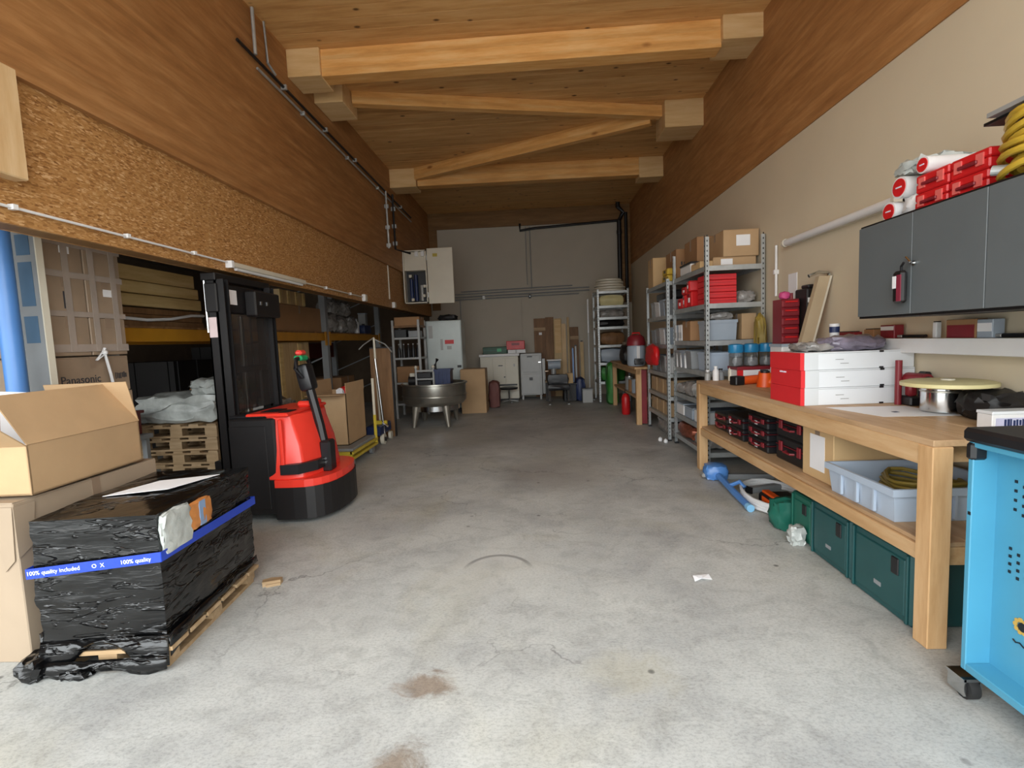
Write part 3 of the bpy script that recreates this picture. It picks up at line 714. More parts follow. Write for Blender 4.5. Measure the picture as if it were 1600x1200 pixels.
# blue tube and slim frames in front of the stack
t = thing('blue_tube', 'tall smooth blue plastic tube standing at the left edge', 'tube', (-2.965, 2.72, 0)); MB().cyl((0, 0, 0), (0, 0, 2.3), .050, n=24).build('tube', BLUE, t, smooth=True); MB().cyl((0, 0, 0), (0, 0, .03), .075, n=24).build('foot', BLUED, t, smooth=True)
t = thing('picture_panel', 'tall grey panel with blue patches standing between blue tube and cartons', 'panel', (-3.04, 2.90, 0), -.05)
bx('board', GREYP2, -.07, .12, -.012, .012, 0, 2.2, t); bx('frame', CREAM, -.075, -.067, -.02, .02, 0, 2.22, t); bx('frame', CREAM, .120, .128, -.02, .02, 0, 2.22, t)
for z0, z1 in ((1.50, 1.66), (1.72, 1.98), (2.02, 2.14)): bx('print_patch', M('slate_blue_print', '#48647e', .5), -.01, .08, -.0145, -.012, z0, z1, t)
t = thing('steel_post', 'pair of slim grey steel rails beside the blue tube at the left edge', 'post', (-3.12, 2.66, 0))
bx('rail', GREYM, -.025, .005, -.03, .03, 0, 2.3, t); bx('rail', GREYP2, -.085, -.045, -.03, .03, 0, 2.3, t); bx('tie', GREYM, -.085, .005, -.02, .02, 1.5, 1.56, t)
t = thing('hanging_timber', 'pale timber beam high behind the blue tube at the left edge', 'timber', (-4.9, 4.9, 2.62)); bx('beam', W_KVH, -.55, .55, -.08, .08, 0, .14, t); bx('end_face', W_BLOCK, .55, .56, -.08, .08, 0, .14, t)
t = thing('upright_support', 'dark steel support of the timber beam at far left', 'post', (-5.2, 4.9, 0)); bx('post', GREYP2, -.05, .05, -.05, .05, 0, 2.62, t); bx('base_plate', GREYP2, -.1, .1, -.1, .1, 0, .01, t)

# ------------------------------------------------------------------ pallet rack on the left with its goods
RX = -3.4
rk = thing('pallet_rack', 'pallet rack with orange-yellow beams and grey uprights on the left', 'rack', (RX-.5, 7.4, 0))
for y in (3.85-7.4, .62, 3.4):
    for x in (.5, -.5):
        bx('upright', GREYP2, x-.05, x+.05, y-.045, y+.045, 0, 2.5, rk)
    for z in (.3, .9, 1.5, 2.1): MB().tube([(-.45, y, z), (.45, y, z+.35)], .012, 5).build('brace', GREYP2, rk)
for (a, b_) in ((-3.5, .575), (.665, 3.35)):
    for x in (.49, -.49):
        o = MB().box(x-.025, x+.025, a, b_, 1.52, 1.635).build('beam', YELR, rk)
for y in (-3.48, .55, .69, 3.33): bx('connector', YELR, .54, .555, y-.035, y+.035, 1.44, 1.66, rk)
# deck of loose boards on the rack
for k in range(14):
    y = 4.25+k*.45
    if 4.1 < y < 10.6: bx('deck_board', W_FOREST, -.47, .52, y-7.4-.2, y-7.4+.2, 1.636, 1.655, rk)
g = 'stored timbers on the rack'
for k, (z, h, dx, y1) in enumerate(((1.83, .105, .0, 5.05), (1.94, .105, .0, 5.02), (2.05, .13, .02, 5.0))):
    for r_ in range(2):
        x = RX-.08-dx-.14*r_
        t = thing('timber', 'pale %s timber of the %s row stacked on the rack' % (('lowest', 'middle', 'topmost')[k], ('front', 'second')[r_]), 'timber', (x, (3.9+y1)/2, z), 0, g)
        bx('body', W_KVH, -.065, .065, -(y1-3.9)/2, (y1-3.9)/2, 0, h-.004, t, bev=.004)
        bx('end_grain', W_BLOCK, -.062, .062, (y1-3.9)/2, (y1-3.9)/2+.003, .003, h-.008, t)
t = thing('timber_stack_base', 'grey-brown boards under the pale timbers on the rack', 'boards', (RX-.16, 4.5, 1.656))
for k in range(3): bx('board', W_FOREST, -.12, .12, -.6+k*.02, .6-k*.02, k*.055, k*.055+.05, t)
pipe('white curved strip lying along the timbers on the rack', 'white_strip', WPLAST, [(RX-.01, 4.05, 1.72), (RX-.01, 4.3, 1.71), (RX-.01, 4.6, 1.73), (RX-.02, 4.9, 1.775), (RX-.02, 5.08, 1.78)], .014)
carton('large brown carton on the rack beam right of the mast', (-3.68, 7.25, 1.656), (.5, 1.45, .37), 0, CARD2)
carton('low brown carton on the rack left of the large brown carton', (-3.66, 6.15, 1.656), (.5, .5, .2), 0, CARD2)
t = thing('plywood_crate', 'pale plywood crate on top of the large brown carton', 'crate', (-3.65, 7.1, 2.035)); bx('body', W_PLY, -.2, .2, -.38, .38, 0, .19, t)
for y in (-.35, -.12, .12, .34): bx('batten', W_KVH, .20, .218, y-.03, y+.03, 0, .19, t)
t = thing('plywood_board', 'tall pale plywood board standing under the rack beam', 'board', (-3.52, 7.0, .0)); bx('panel', W_PLY, -.02, .02, -.55, .62, .1, 1.5, t); bx('foot', W_PAL, -.05, .05, -.5, .58, 0, .1, t)
for y in (-.25, .3): bx('batten', W_KVH, .02, .034, y-.05, y+.05, .1, 1.48, t)
# bagged rolls on the rack
for k, (y, x, z, r_) in enumerate(((8.5, -3.6, 1.657, .19), (8.95, -3.58, 1.657, .17), (9.4, -3.6, 1.657, .18), (8.7, -3.6, 1.97, .15), (9.2, -3.6, 1.96, .16))):
    t = tag(MB().lump(x-r_, x+r_, y-r_*.95, y+r_*.95, z, z+r_*1.7, .025, 5, 10+k, .8).build('film_bag', BAGG, smooth=True), '%s bag of crumpled grey film on the rack, %s' % (('nearest lower', 'middle lower', 'farthest lower', 'nearer upper', 'farther upper')[k], 'beyond the upright' if k < 3 else 'on the lower bags'), 'bag', 'film bags on the rack')
t = thing('white_bottle', 'white bottle standing on the rack beside the grey bags', 'bottle', (-3.47, 9.7, 1.657)); MB().lathe([(.05, 0), (.05, .2), (.02, .24), (.02, .27)]).build('body', WPLAST, t, smooth=True); MB().cyl((0, 0, .27), (0, 0, .29), .024).build('cap', GREYP2, t)
t = thing('blue_canister', 'dark blue canister at the far end of the rack', 'canister', (-3.53, 10.2, 1.657)); MB().lump(-.12, .12, -.2, .2, 0, .17, .002, 4, 1, .25).build('body', BLUED, t, smooth=True); MB().cyl((.02, 0, .165), (.02, 0, .2), .03).build('cap', BLACK, t)
t = thing('upright_tin', 'grey tin box standing at the far end of the rack above the blue canister', 'box', (-3.62, 10.52, 1.657)); bx('body', GREYM, -.08, .08, -.06, .06, 0, .42, t, bev=.006); bx('lid', GREYP, -.085, .085, -.065, .065, .42, .44, t)
bx('rear_beam', REDRACK, -.53, -.47, .70, 3.30, 1.20, 1.50, rk)
# pallets and sacks below the rack
def pallet(label, loc, size=(.95, .8), h=.14, rotz=0, group=None):
    t = thing('wooden_pallet', label, 'pallet', loc, rotz, group); W, D = size
    for y in (-D/2+.05, 0, D/2-.05):
        bx('bottom_board', W_PAL, -W/2, W/2, y-.05, y+.05, 0, .022, t)
        for x in (-W/2+.07, 0, W/2-.07): bx('block', W_PAL, x-.07, x+.07, y-.05, y+.05, .022, h-.044, t)
        bx('cross_board', W_PAL, -W/2, W/2, y-.05, y+.05, h-.044, h-.022, t)
    for k in range(5):
        x = -W/2+.06+k*(W-.12)/4; bx('top_board', W_PAL, x-.055, x+.055, -D/2, D/2, h-.022, h, t)
    return t
for k, (dx, rz, lb) in enumerate(((0, .02, 'lowest'), (.03, -.03, 'second lowest'), (-.02, .05, 'second highest'), (.02, .0, 'topmost'))):
    pallet('%s wooden pallet of the pile under the white sack' % lb, (-4.10+dx, 5.8, k*.152), (.95, .8), .15, rz, 'pallets in the pile by the mast')
t = tag(MB().lump(-4.62, -3.62, 5.45, 6.1, .612, .92, .03, 7, 4, .45).build('white_sack', BAGW, smooth=True), 'large white plastic sack lying on the pile of pallets', 'sack')
t = tag(MB().lump(-3.95, -3.60, 5.50, 5.95, .925, 1.10, .03, 5, 9, .5).build('crumpled_sack', BAGW, smooth=True), 'small crumpled white sack on top of the large sack', 'sack')
carton('brown box half hidden behind the white sack', (-4.2, 6.4, .0), (.5, .4, .95), 0, CARD2)
t = thing('red_crate', 'dark red crate between the open box and the white sack', 'crate', (-4.55, 5.0, .55)); bx('body', REDRACK, -.25, .25, -.2, .2, 0, .25, t, bev=.01); bx('rim', REDRACK, -.27, .27, -.22, .22, .23, .26, t)
t = thing('low_table', 'low grey table carrying the dark red crate', 'table', (-4.55, 5.0, 0)); bx('tabletop', GREYP2, -.4, .32, -.25, .25, .5, .548, t)
for x in (-.35, .27):
    for y in (-.2, .2): bx('leg', GREYP2, x-.025, x+.025, y-.025, y+.025, 0, .5, t)
# dark goods deep in the bay
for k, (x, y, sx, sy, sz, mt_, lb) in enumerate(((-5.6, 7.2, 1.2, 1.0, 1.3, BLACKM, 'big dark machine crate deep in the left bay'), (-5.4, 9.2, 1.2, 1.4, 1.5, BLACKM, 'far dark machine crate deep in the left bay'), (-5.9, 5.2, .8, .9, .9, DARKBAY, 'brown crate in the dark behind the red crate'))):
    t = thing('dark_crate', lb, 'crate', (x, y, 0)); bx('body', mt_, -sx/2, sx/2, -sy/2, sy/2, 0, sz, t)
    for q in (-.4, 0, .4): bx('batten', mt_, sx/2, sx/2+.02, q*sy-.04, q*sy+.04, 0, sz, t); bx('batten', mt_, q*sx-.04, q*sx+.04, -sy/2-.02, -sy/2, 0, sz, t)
for k, (x, y) in enumerate(((-4.2, 7.9), (-4.3, 8.9), (-4.1, 9.8))):
    carton('%s dark carton on the floor under the rack' % ('nearest', 'middle', 'farthest')[k], (x, y, 0), (.7, .7, .62+.1*k), 0, CARD2)
tag(MB().lump(-3.30, -2.98, 5.55, 6.1, .0, .8, .03, 6, 31, .5).build('film_bundle', BAGG, smooth=True), 'crumpled grey film bundle standing behind the stacker', 'film')

# ------------------------------------------------------------------ electric stacker
sk = thing('electric_stacker', 'red and black electric pallet stacker with tall mast and tiller', 'stacker', (-2.1, 4.25, 0))
def L(x, y=0): return x+2.1
# chassis box
bx('battery_box', BLACKM, L(-2.48), L(-2.10), -.40, .38, .07, .86, sk, bev=.015)
bx('battery_lid', BLACK, L(-2.47), L(-2.16), -.39, .37, .861, .885, sk, bev=.008)
bx('side_panel', BLACKM, L(-2.47), L(-2.17), -.408, -.400, .12, .80, sk, bev=.003)
# rounded black skirt
def arc_poly(xb, yw, xe, n=14, r=1.):
    pts = [(xb, -yw)]
    for i in range(n+1):
        a = -PI/2+PI*i/n
        pts.append((xe-.30+.30*abs(math.cos(a))**.75, yw*math.copysign(abs(math.sin(a))**.85, math.sin(a))))
    pts.append((xb, yw)); return pts
MB().prism(arc_poly(L(-2.12), .43, L(-1.67)), .04, .30, 'Z').build('skirt', BLACKM, sk)
MB().prism(arc_poly(L(-2.12), .425, L(-1.68)), .30, .36, 'Z').build('skirt_cover', RED, sk)
# red hood: tall curved body, narrower than the skirt, with a step at its foot
hb = MB()
prof = [(.355, 1.0), (.40, .985), (.62, .93), (.80, .90), (.87, .92)]
rings = []
base = [(-2.22, -.40), (-2.02, -.415), (-1.90, -.36), (-1.83, -.20), (-1.81, 0), (-1.83, .20), (-1.90, .36), (-2.02, .41), (-2.22, .40)]
for z, k_ in prof:
    off = (.0, .0, -.03, -.085, -.10)[[p[0] for p in prof].index(z)]
    rings.append([hb.bm.verts.new((L(x*1.0+(off if x > -2.1 else off*1.6)), y*k_, z)) for x, y in base])
for A, B in zip(rings, rings[1:]):
    for j in range(len(base)): hb.bm.faces.new((A[j], A[(j+1) % len(base)], B[(j+1) % len(base)], B[j]))
hb.bm.faces.new(rings[0][::-1]); hb.bm.faces.new(rings[-1])
hd = hb.build('hood', RED, sk, smooth=True); bm_ = hd.modifiers.new('soft', 'BEVEL'); bm_.width = .012; bm_.segments = 2
bx('hood_flange', RED, L(-2.34), L(-1.99), -.39, .37, .862, .895, sk, bev=.012)
bx('tray', BLACK, L(-2.26), L(-2.12), -.30, -.12, .896, .902, sk, bev=.003); bx('tray', BLACK, L(-2.09), L(-2.0), -.34, -.20, .896, .902, sk, bev=.003)
bx('key_block', RED, L(-2.10), L(-1.98), .0, .25, .896, .945, sk, bev=.015); bx('switch', BLACK, L(-2.07), L(-2.02), .04, .12, .945, .955, sk)
bx('hood_rib', RED, L(-2.06), L(-2.03), -.425, -.39, .40, .85, sk, bev=.008)
# black band at hood foot
MB().prism([(L(-2.06), -.435), (L(-1.92), -.42), (L(-1.82), -.28), (L(-1.79), 0), (L(-1.84), 0), (L(-1.9), -.2), (L(-2.06), -.3)], .405, .485, 'Z').build('bumper_band', BLACK, sk)
# tiller
MB().tube([(L(-1.80), -.10, .36), (L(-1.865), -.085, .75), (L(-1.945), -.06, 1.08)], .040, 8).build('tiller_arm', BLACKM, sk, smooth=True)
MB().box(L(-1.85), L(-1.76), -.17, -.04, .355, .62, bev=.015).build('tiller_bracket', BLACK, sk)
MB().box(L(-2.03), L(-1.91), -.12, .02, 1.04, 1.27, bev=.03, seg=2, rot=(0, -.2, 0)).build('tiller_head', BLACK, sk, smooth=True)
MB().tube([(L(-1.97), -.14, 1.16), (L(-1.99), -.19, 1.24), (L(-2.0), -.15, 1.315), (L(-2.0), -.05, 1.33), (L(-2.0), .05, 1.315), (L(-1.99), .10, 1.24), (L(-1.97), .06, 1.16)], .018, 7).build('handle_loop', BLACK, sk, smooth=True)
bx('horn_button', GREENB, L(-2.045), L(-1.97), -.11, .02, 1.30, 1.345, sk, bev=.012); bx('belly_switch', M('coral_red_button', '#e0433a', .4), L(-2.035), L(-1.975), -.10, .0, 1.346, 1.39, sk, bev=.015)
for z in (.44, .47): MB().cyl((L(-1.80), -.178, z), (L(-1.80), -.17, z), .009).build('bolt', CHROME, sk)
# mast
for y, nm in ((-.30, 0), (.40, 1)):
    for (dx, z1) in ((-.50, 2.02), (-.42, 1.98)):
        b = MB(); X0 = L(-2.1+dx)
        b.box(X0, X0+.012, y-.035, y+.035, .05, z1).box(X0, X0+.07, y-.035, y-.025, .05, z1).box(X0, X0+.07, y+.025, y+.035, .05, z1)
        b.build('mast_channel', BLACKM, sk)
bx('mast_crosshead', BLACKM, L(-2.60), L(-2.50), -.36, .46, 1.72, 1.95, sk, bev=.008); bx('control_box', BLACKM, L(-2.50), L(-2.40), .02, .44, 1.70, 1.92, sk, bev=.012); bx('chrome_button', CHROME, L(-2.40), L(-2.396), .10, .12, 1.80, 1.83, sk); bx('chrome_button', CHROME, L(-2.40), L(-2.396), .20, .22, 1.80, 1.83, sk)
bx('mast_top_bar', BLACKM, L(-2.62), L(-2.50), -.36, .46, 1.97, 2.03, sk, bev=.006)
bx('mast_foot_bar', BLACKM, L(-2.60), L(-2.50), -.36, .46, .05, .14, sk, bev=.006)
bx('mast_mid_bar', BLACKM, L(-2.58), L(-2.51), -.30, .40, 1.22, 1.27, sk)
bx('white_label', PAPER, L(-2.4995), L(-2.497), -.21, -.09, 1.79, 1.91, sk)
bx('guard_screen', PLEXI, L(-2.498), L(-2.492), -.26, .36, .90, 1.71, sk)
MB().cyl((L(-2.535), .0, .15), (L(-2.535), .0, 1.7), .022).build('lift_cylinder', STEEL, sk, smooth=True)
MB().cyl((L(-2.52), .22, .9), (L(-2.52), .22, 1.25), .012).build('hose', GREYP2, sk); MB().cyl((L(-2.52), .12, .9), (L(-2.52), .12, 1.7), .010).build('hose', BLACK, sk)
bx('warning_sticker', M('pink_white_sticker', '#d8c4c4', .5), L(-2.595), L(-2.53), -.338, -.335, 1.52, 1.68, sk)
bx('roller_clip', WPLAST, L(-2.60), L(-2.54), -.342, -.335, 1.78, 1.83, sk); MB().cyl((L(-2.60), -.345, 1.56), (L(-2.60), -.345, 2.0), .009).build('mast_chain', CHROME, sk)
for y in (-.22, .30): bx('fork', BLACKM, L(-3.30), L(-2.60), y-.08, y+.08, .03, .09, sk, bev=.01)
bx('fork_carriage', BLACKM, L(-2.68), L(-2.62), -.30, .38, .05, .5, sk)
for (x, y) in ((-3.2, -.22), (-3.2, .30), (-1.95, -.25), (-1.95, .25)): MB().cyl((L(x), y-.03, .045), (L(x), y+.03, .045), .045).build('wheel', RUBBER, sk)

# ------------------------------------------------------------------ yellow cart with open carton
yc = thing('yellow_platform_cart', 'yellow tubular platform cart behind the stacker', 'cart', (-2.44, 6.0, 0))
bx('platform', GREYP2, -.30, .30, -.42, .42, .20, .235, yc, bev=.005)
for x in (-.30, .30): MB().box(x-.02, x+.02, -.45, .45, .17, .20).box(x-.02, x+.02, -.45, .45, .11, .14).build('side_rail', YELLOW, yc)
for y in (-.43, .43): MB().box(-.30, .30, y-.02, y+.02, .14, .20).build('end_rail', YELLOW, yc)
MB().tube([(.30, .43, .50), (.30, .43, .98)], .018, 7).build('push_handle', CREAM, yc, smooth=True)
for x in (-.30, .30): MB().tube([(x, .43, .12), (x, .43, .50)], .021, 7).build('handle_socket', YELLOW, yc)
for x in (-.26, .26):
    for y in (-.36, .36):
        wq = MB().cyl((x-.02, y, .055), (x+.02, y, .055), .055).build('castor_wheel', GREYP2, yc); MB().box(x-.03, x+.03, y-.03, y+.03, .10, .115).build('castor_plate', GALV, yc)
open_carton('open brown carton standing on the yellow platform cart', (-2.46, 6.08, .237), (.42, .62, .62), 0, CARD, flaps=(('r', 1.55, .12), ('f', PI, .16), ('l', 1.6, .15)))
t = thing('red_bundle', 'small red bundle sticking out of the carton on the yellow cart', 'bundle', (-2.42, 6.28, .25)); MB().lump(-.1, .1, -.06, .06, 0, .64, .01, 5, 3, .4).build('body', REDP, t, smooth=True); MB().lump(-.11, -.02, -.1, -.07, .3, .62, .008, 3, 5, .4).build('paper_tag', PAPER, t)
t = thing('brown_panel', 'dark brown board standing between yellow cart and steel drum', 'board', (-2.36, 7.55, 0)); bx('panel', W_FOREST, -.16, .16, -.02, .02, .0, 1.36, t); bx('edge_strip', BLACKM, .16, .18, -.025, .025, 0, 1.38, t); bx('top_strip', BLACKM, -.16, .16, -.025, .025, 1.36, 1.38, t)
# pallet truck / lift trolley with chrome column
jk = thing('lift_trolley', 'small lift trolley with chrome column and blue base by the yellow cart', 'trolley', (-2.22, 7.05, 0))
bx('base', BLUED, -.18, .02, -.25, .3, .14, .28, jk, bev=.015); MB().cyl((.02, -.05, .10), (-.05, -.05, 1.22), .017).build('column', CHROME, jk, smooth=True)
MB().cyl((-.08, .1, .2), (-.1, .1, 1.52), .016).build('column', CREAM, jk, smooth=True)
MB().tube([(-.10, .1, 1.50), (.03, .2, 1.42), (.08, .35, 1.30)], .010, 6).build('jib', GALV, jk, smooth=True)
MB().tube([(-.1, .1, 1.52), (-.19, -.1, 1.42), (-.22, -.2, 1.36)], .008, 6).build('jib', GALV, jk, smooth=True)
MB().cyl((-.01, -.1, .075), (.04, -.1, .075), .075, n=20).build('wheel', CREAM, jk, smooth=True); MB().cyl((-.025, -.1, .075), (.055, -.1, .075), .03).build('hub', BLACK, jk)
MB().cyl((-.02, .3, .06), (.02, .3, .06), .06).build('wheel', CREAM, jk, smooth=True)
MB().box(-.1, .06, -.06, .0, .26, .33, bev=.01).build('foot_pedal', YELLOW, jk); MB().cyl((.0, -.05, .30), (.08, -.05, .24), .02).build('crank', CHROME, jk)

# ------------------------------------------------------------------ steel drum tub on legs
dr = thing('steel_tub', 'round shallow stainless steel tub on splayed legs', 'tub', (-1.78, 8.62, 0))
MB().lathe([(.05, .34), (.50, .36), (.535, .40), (.55, .42), (.55, .69), (.575, .70), (.575, .725), (.54, .73), (.52, .70), (.50, .66), (.05, .64)], n=40).build('bowl', STEEL, dr, smooth=True)
MB().lathe([(.551, .50), (.560, .505), (.560, .52), (.551, .525)], n=40).build('band', STEEL, dr, smooth=True)
MB().lathe([(.40, .26), (.42, .26), (.42, .345), (.40, .345)], n=32).build('foot_ring', CHROME, dr, smooth=True)
for a in (-.95, -2.2, .9, 2.2):
    ca, sa = math.cos(a), math.sin(a)
    MB().cyl((ca*.42, sa*.42, .38), (ca*.50, sa*.50, .0), .075, .03).build('leg', M('dull_steel', '#8d877c', .45, .6), dr, smooth=True)
t = thing('clamp_rack', 'dark clamp frame with pale fittings standing in the steel tub', 'clamp', (-1.92, 8.5, .665))
for x in (-.14, .16): MB().cyl((x, 0, 0), (x, 0, .33), .022).build('upright', GREYM, t); MB().sph((x, 0, .34), .03).build('knob', CREAM, t)
for z in (.12, .26): bx('crossbar', GREYM, -.14, .16, -.02, .02, z, z+.03, t)
bx('block', BLACK, -.11, .13, -.05, .05, .15, .25, t, bev=.01)
bx('block', BLACK, -.11, .13, -.05, .05, .02, .11, t, bev=.01)
t = tub('dark blue box standing in the steel tub beside the clamps', (-1.60, 8.62, .665), (.27, .3, .29), BLUED, ribs=3, name='blue_box', cat='box')
pipe('bent black hose end rising in the steel tub behind the clamps', 'hose', BLACK, [(-1.8, 8.85, .67), (-1.8, 8.85, 1.0), (-1.74, 8.8, 1.12)], .03)
t = thing('dark_motor', 'small dark motor in the steel tub left of the clamps', 'motor', (-2.16, 8.72, .668)); MB().cyl((-.08, 0, .09), (.1, 0, .09), .09).build('housing', BLACKM, t, smooth=True); MB().box(-.06, .06, -.05, .05, .16, .23, bev=.01).build('terminal_box', CREAM, t)

# ------------------------------------------------------------------ low shelves behind the tub, left
ls = thing('metal_shelf', 'low dark metal shelf unit behind the steel tub', 'shelf', (-2.30, 9.6, 0))
for x in (-.36, .13):
    for y in (-.25, .25): bx('post', GREYM, x-.02, x+.02, y-.02, y+.02, 0, 1.86, ls)
for z in (.25, .65, 1.12, 1.5, 1.72): bx('shelf_board', GREYM if z != 1.72 else W_FOREST, -.36, .15, -.26, .26, z, z+.035, ls)
for k in range(5):
    t = thing('dark_bottle', '%s dark bottle on the shelf unit behind the steel tub' % ('leftmost', 'second', 'middle', 'fourth', 'rightmost')[k], 'bottle', (-2.58+k*.09, 9.42, 1.156), 0, 'bottles on the low shelf'); MB().lathe([(.035, 0), (.035, .15), (.014, .2), (.014, .24)], n=12).build('body', BLACK, t, smooth=True); MB().cyl((0, 0, .24), (0, 0, .26), .016, n=8).build('cap', GREYM, t)
for k, (x, z, sx, sz, mt_, lb) in enumerate(((-2.52, 1.536, .22, .15, BLACK, 'black case on the upper shelf behind the tub'), (-2.27, 1.536, .20, .12, GREYP2, 'grey case on the upper shelf behind the tub'), (-2.42, .686, .42, .3, CARD2, 'brown carton low on the shelf behind the tub'))):
    t = thing('small_case', lb, 'case', (x, 9.5, z)); bx('body', mt_, -sx/2, sx/2, -.14, .14, 0, sz, t, bev=.006); bx('lid', mt_, -sx/2-.004, sx/2+.004, -.144, .144, sz*.6, sz*.66, t)
carton('flat brown carton on top of the shelf unit behind the steel tub', (-2.40, 9.6, 1.757), (.48, .4, .16), 0, CARD2)
# open wall cabinet
wc = thing('open_wall_cabinet', 'cream wall cabinet with its door swung open, high on the left wall', 'cabinet', (-2.22, 9.72, 2.18))
b = MB().box(-.24, .21, -.12, .12, 0, .02).box(-.24, .21, -.12, .12, .98, 1.0).box(-.24, -.22, -.12, .12, 0, 1.0).box(.19, .21, -.12, .12, 0, 1.0).box(-.24, .21, .10, .12, 0, 1.0).build('body', CREAM, wc)
bx('upper_cover', CREAM, -.22, .19, -.10, .0, .62, .97, wc, bev=.006)
for x in (.0, .12): bx('relay', WPLAST, x, x+.06, -.14, -.10, .88, .97, wc)
bx('door', CREAM, .23, .72, -.13, -.11, -.02, 1.02, wc, bev=.004)
MB().cyl((.22, -.12, .1), (.22, -.12, .2), .012).build('hinge', GALV, wc); MB().cyl((.22, -.12, .8), (.22, -.12, .9), .012).build('hinge', GALV, wc)
bx('rating_label', M('yellow_label', '#b8a53c', .5), .34, .43, -.133, -.131, .86, .92, wc); bx('edge_trim', GREYP2, .22, .23, -.10, -.09, .55, .98, wc)
bx('inner_dark_plate', BLACK, -.22, .19, .06, .09, .02, .62, wc)
for x, h, mt_ in ((-.12, .42, BLUED), (-.03, .5, BLUED), (.08, .3, GREYM)): MB().cyl((x, 0, .05), (x, 0, .05+h), .035).build('filter_cartridge', mt_, wc, smooth=True)
for x, z in ((-.15, .5), (-.12, .05), (.1, .12), (.12, .3)): bx('fitting', CREAM, x, x+.05, -.06, -.02, z, z+.05, wc)
bx('wall_bracket', GALV, -.25, -.24, -.1, .1, .1, .9, wc)
# white cabinet with red label
c = thing('silver_cabinet', 'tall pale metal cabinet with a red sticker at the back left', 'cabinet', (-1.82, 10.25, .0))
bx('body', M('pale_blue_grey_enamel', '#b9c2c0', .3, .1, var=.04), -.36, .36, -.25, .25, .08, 1.85, c, bev=.012); bx('plinth', BLACK, -.34, .34, -.23, .23, 0, .08, c)
bx('door', M('pale_blue_grey_enamel', '#b9c2c0', .3, .1, var=.04), -.34, .34, -.262, -.252, .12, 1.82, c, bev=.004)
bx('red_sticker', REDP, .02, .20, -.266, -.262, 1.38, 1.46, c); bx('grey_sticker', GREYM, -.07, -.02, -.266, -.262, 1.26, 1.48, c); bx('white_sticker', GREENB if False else GREYM, .06, .15, -.266, -.262, 1.27, 1.34, c)
bx('handle', BLACK, .25, .33, -.275, -.262, .90, .95, c); bx('vent', GREYM, -.30, -.22, -.266, -.262, 1.5, 1.75, c)
tag(MB().lump(-1.94, -1.58, 10.1, 10.35, 1.852, 1.96, .02, 4, 3, .6).build('dark_cloth', BLACKM, smooth=True), 'dark crumpled cloth on top of the silver cabinet', 'cloth')
carton('tall brown carton standing on the floor right of the steel tub', (-1.24, 9.95, 0), (.49, .45, .87), 0, CARD)

# ------------------------------------------------------------------ workbench on the right
bn = thing('workbench', 'long timber workbench with lower shelf along the right wall', 'workbench', (2.0, 3.7, 0))
def Bx(x): return x-2.0
def By(y): return y-3.7
for k in range(4):
    x0 = 1.64+k*.175; bx('top_plank', W_TOP, Bx(x0+.001), Bx(min(x0+.174, 2.345)), By(2.13), By(5.20), .885, .913, bn, bev=.002)
bx('front_rail', W_BENCH, Bx(1.64), Bx(1.70), By(2.13), By(5.20), .795, .885, bn, bev=.003)
bx('rear_rail', W_BENCH, Bx(2.28), Bx(2.34), By(2.13), By(5.20), .795, .885, bn)
for y in (2.22, 3.7, 5.09): bx('cross_rail', W_BENCH, Bx(1.70), Bx(2.28), By(y), By(y+.06), .795, .885, bn)
for k in range(4):
    x0 = 1.66+k*.17; bx('shelf_plank', W_TOP, Bx(x0+.001), Bx(x0+.168), By(2.17), By(5.17), .435, .455, bn, bev=.002)
bx('shelf_rail', W_BENCH, Bx(1.645), Bx(1.70), By(2.14), By(5.17), .365, .434, bn, bev=.003)
bx('shelf_end_rail', W_BENCH, Bx(1.72), Bx(2.28), By(2.17), By(2.23), .355, .434, bn)
bx('shelf_end_rail', W_BENCH, Bx(1.72), Bx(2.28), By(5.11), By(5.16), .355, .434, bn)
for (x, y) in ((1.636, 2.125), (1.636, 5.105), (2.26, 2.13), (2.26, 5.105)):
    bx('leg', W_BENCHZ, Bx(x), Bx(x+.085), By(y), By(y+.085), 0, .884, bn, bev=.004)

# stack of white boxes with red ends
def sample_box(z, lb, dx=0, dy=0, rz=0):
    t = thing('flat_box', lb, 'box', (2.0+dx, 3.41+dy, z), rz, 'flat white and red boxes on the bench')
    bx('body', WHITE, -.32, .345, -.20, .20, 0, .1095, t, bev=.002)
    bx('red_end', REDB, -.345, -.32, -.2005, .2005, 0, .1095, t)
    bx('red_wrap', M('pale_grey_card', '#c9ccce', .45, var=.02), -.319, -.235, -.2015, -.2005, 0, .109, t)
    bx('lid_seam', M('seam_shadow_grey', '#a9acae', .6), -.30, .34, -.2012, -.2004, .100, .103, t)
    bx('finger_tab', BLACK, .135, .16, -.2025, -.1995, .098, .1095, t)
    bx('finger_tab', BLACK, .135, .16, -.2025, -.1995, 0, .01, t)
    bx('print_mark', GREYM, -.13, -.08, -.2015, -.2003, .06, .064, t); bx('print_mark', GREYM, -.10, -.05, -.2015, -.2003, .035, .039, t)
    return t
for k, lb in enumerate(('lowest flat white box with a red end on the workbench', 'middle flat white box with a red end on the workbench', 'topmost flat white box with a red end on the workbench')):
    b_ = sample_box(.914+k*.111, lb, .004*(k == 1), .003*k)
    if k == 1: blur_marks('print', 'side', (-.346, .03, .092), .09, .012, WHITEINK, b_, 8, 3)
tag(MB().lump(1.88, 2.22, 3.26, 3.5, 1.2475, 1.335, .014, 6, 21, .7).build('foil_bag', PURP, smooth=True), 'crumpled grey-violet foil bag on top of the flat white boxes', 'bag')
tag(MB().lump(1.72, 1.95, 3.3, 3.52, 1.2475, 1.30, .012, 6, 22, .6).build('clear_bag', BAGG, smooth=True), 'flat crumpled clear bag left of the foil bag on the white boxes', 'bag')
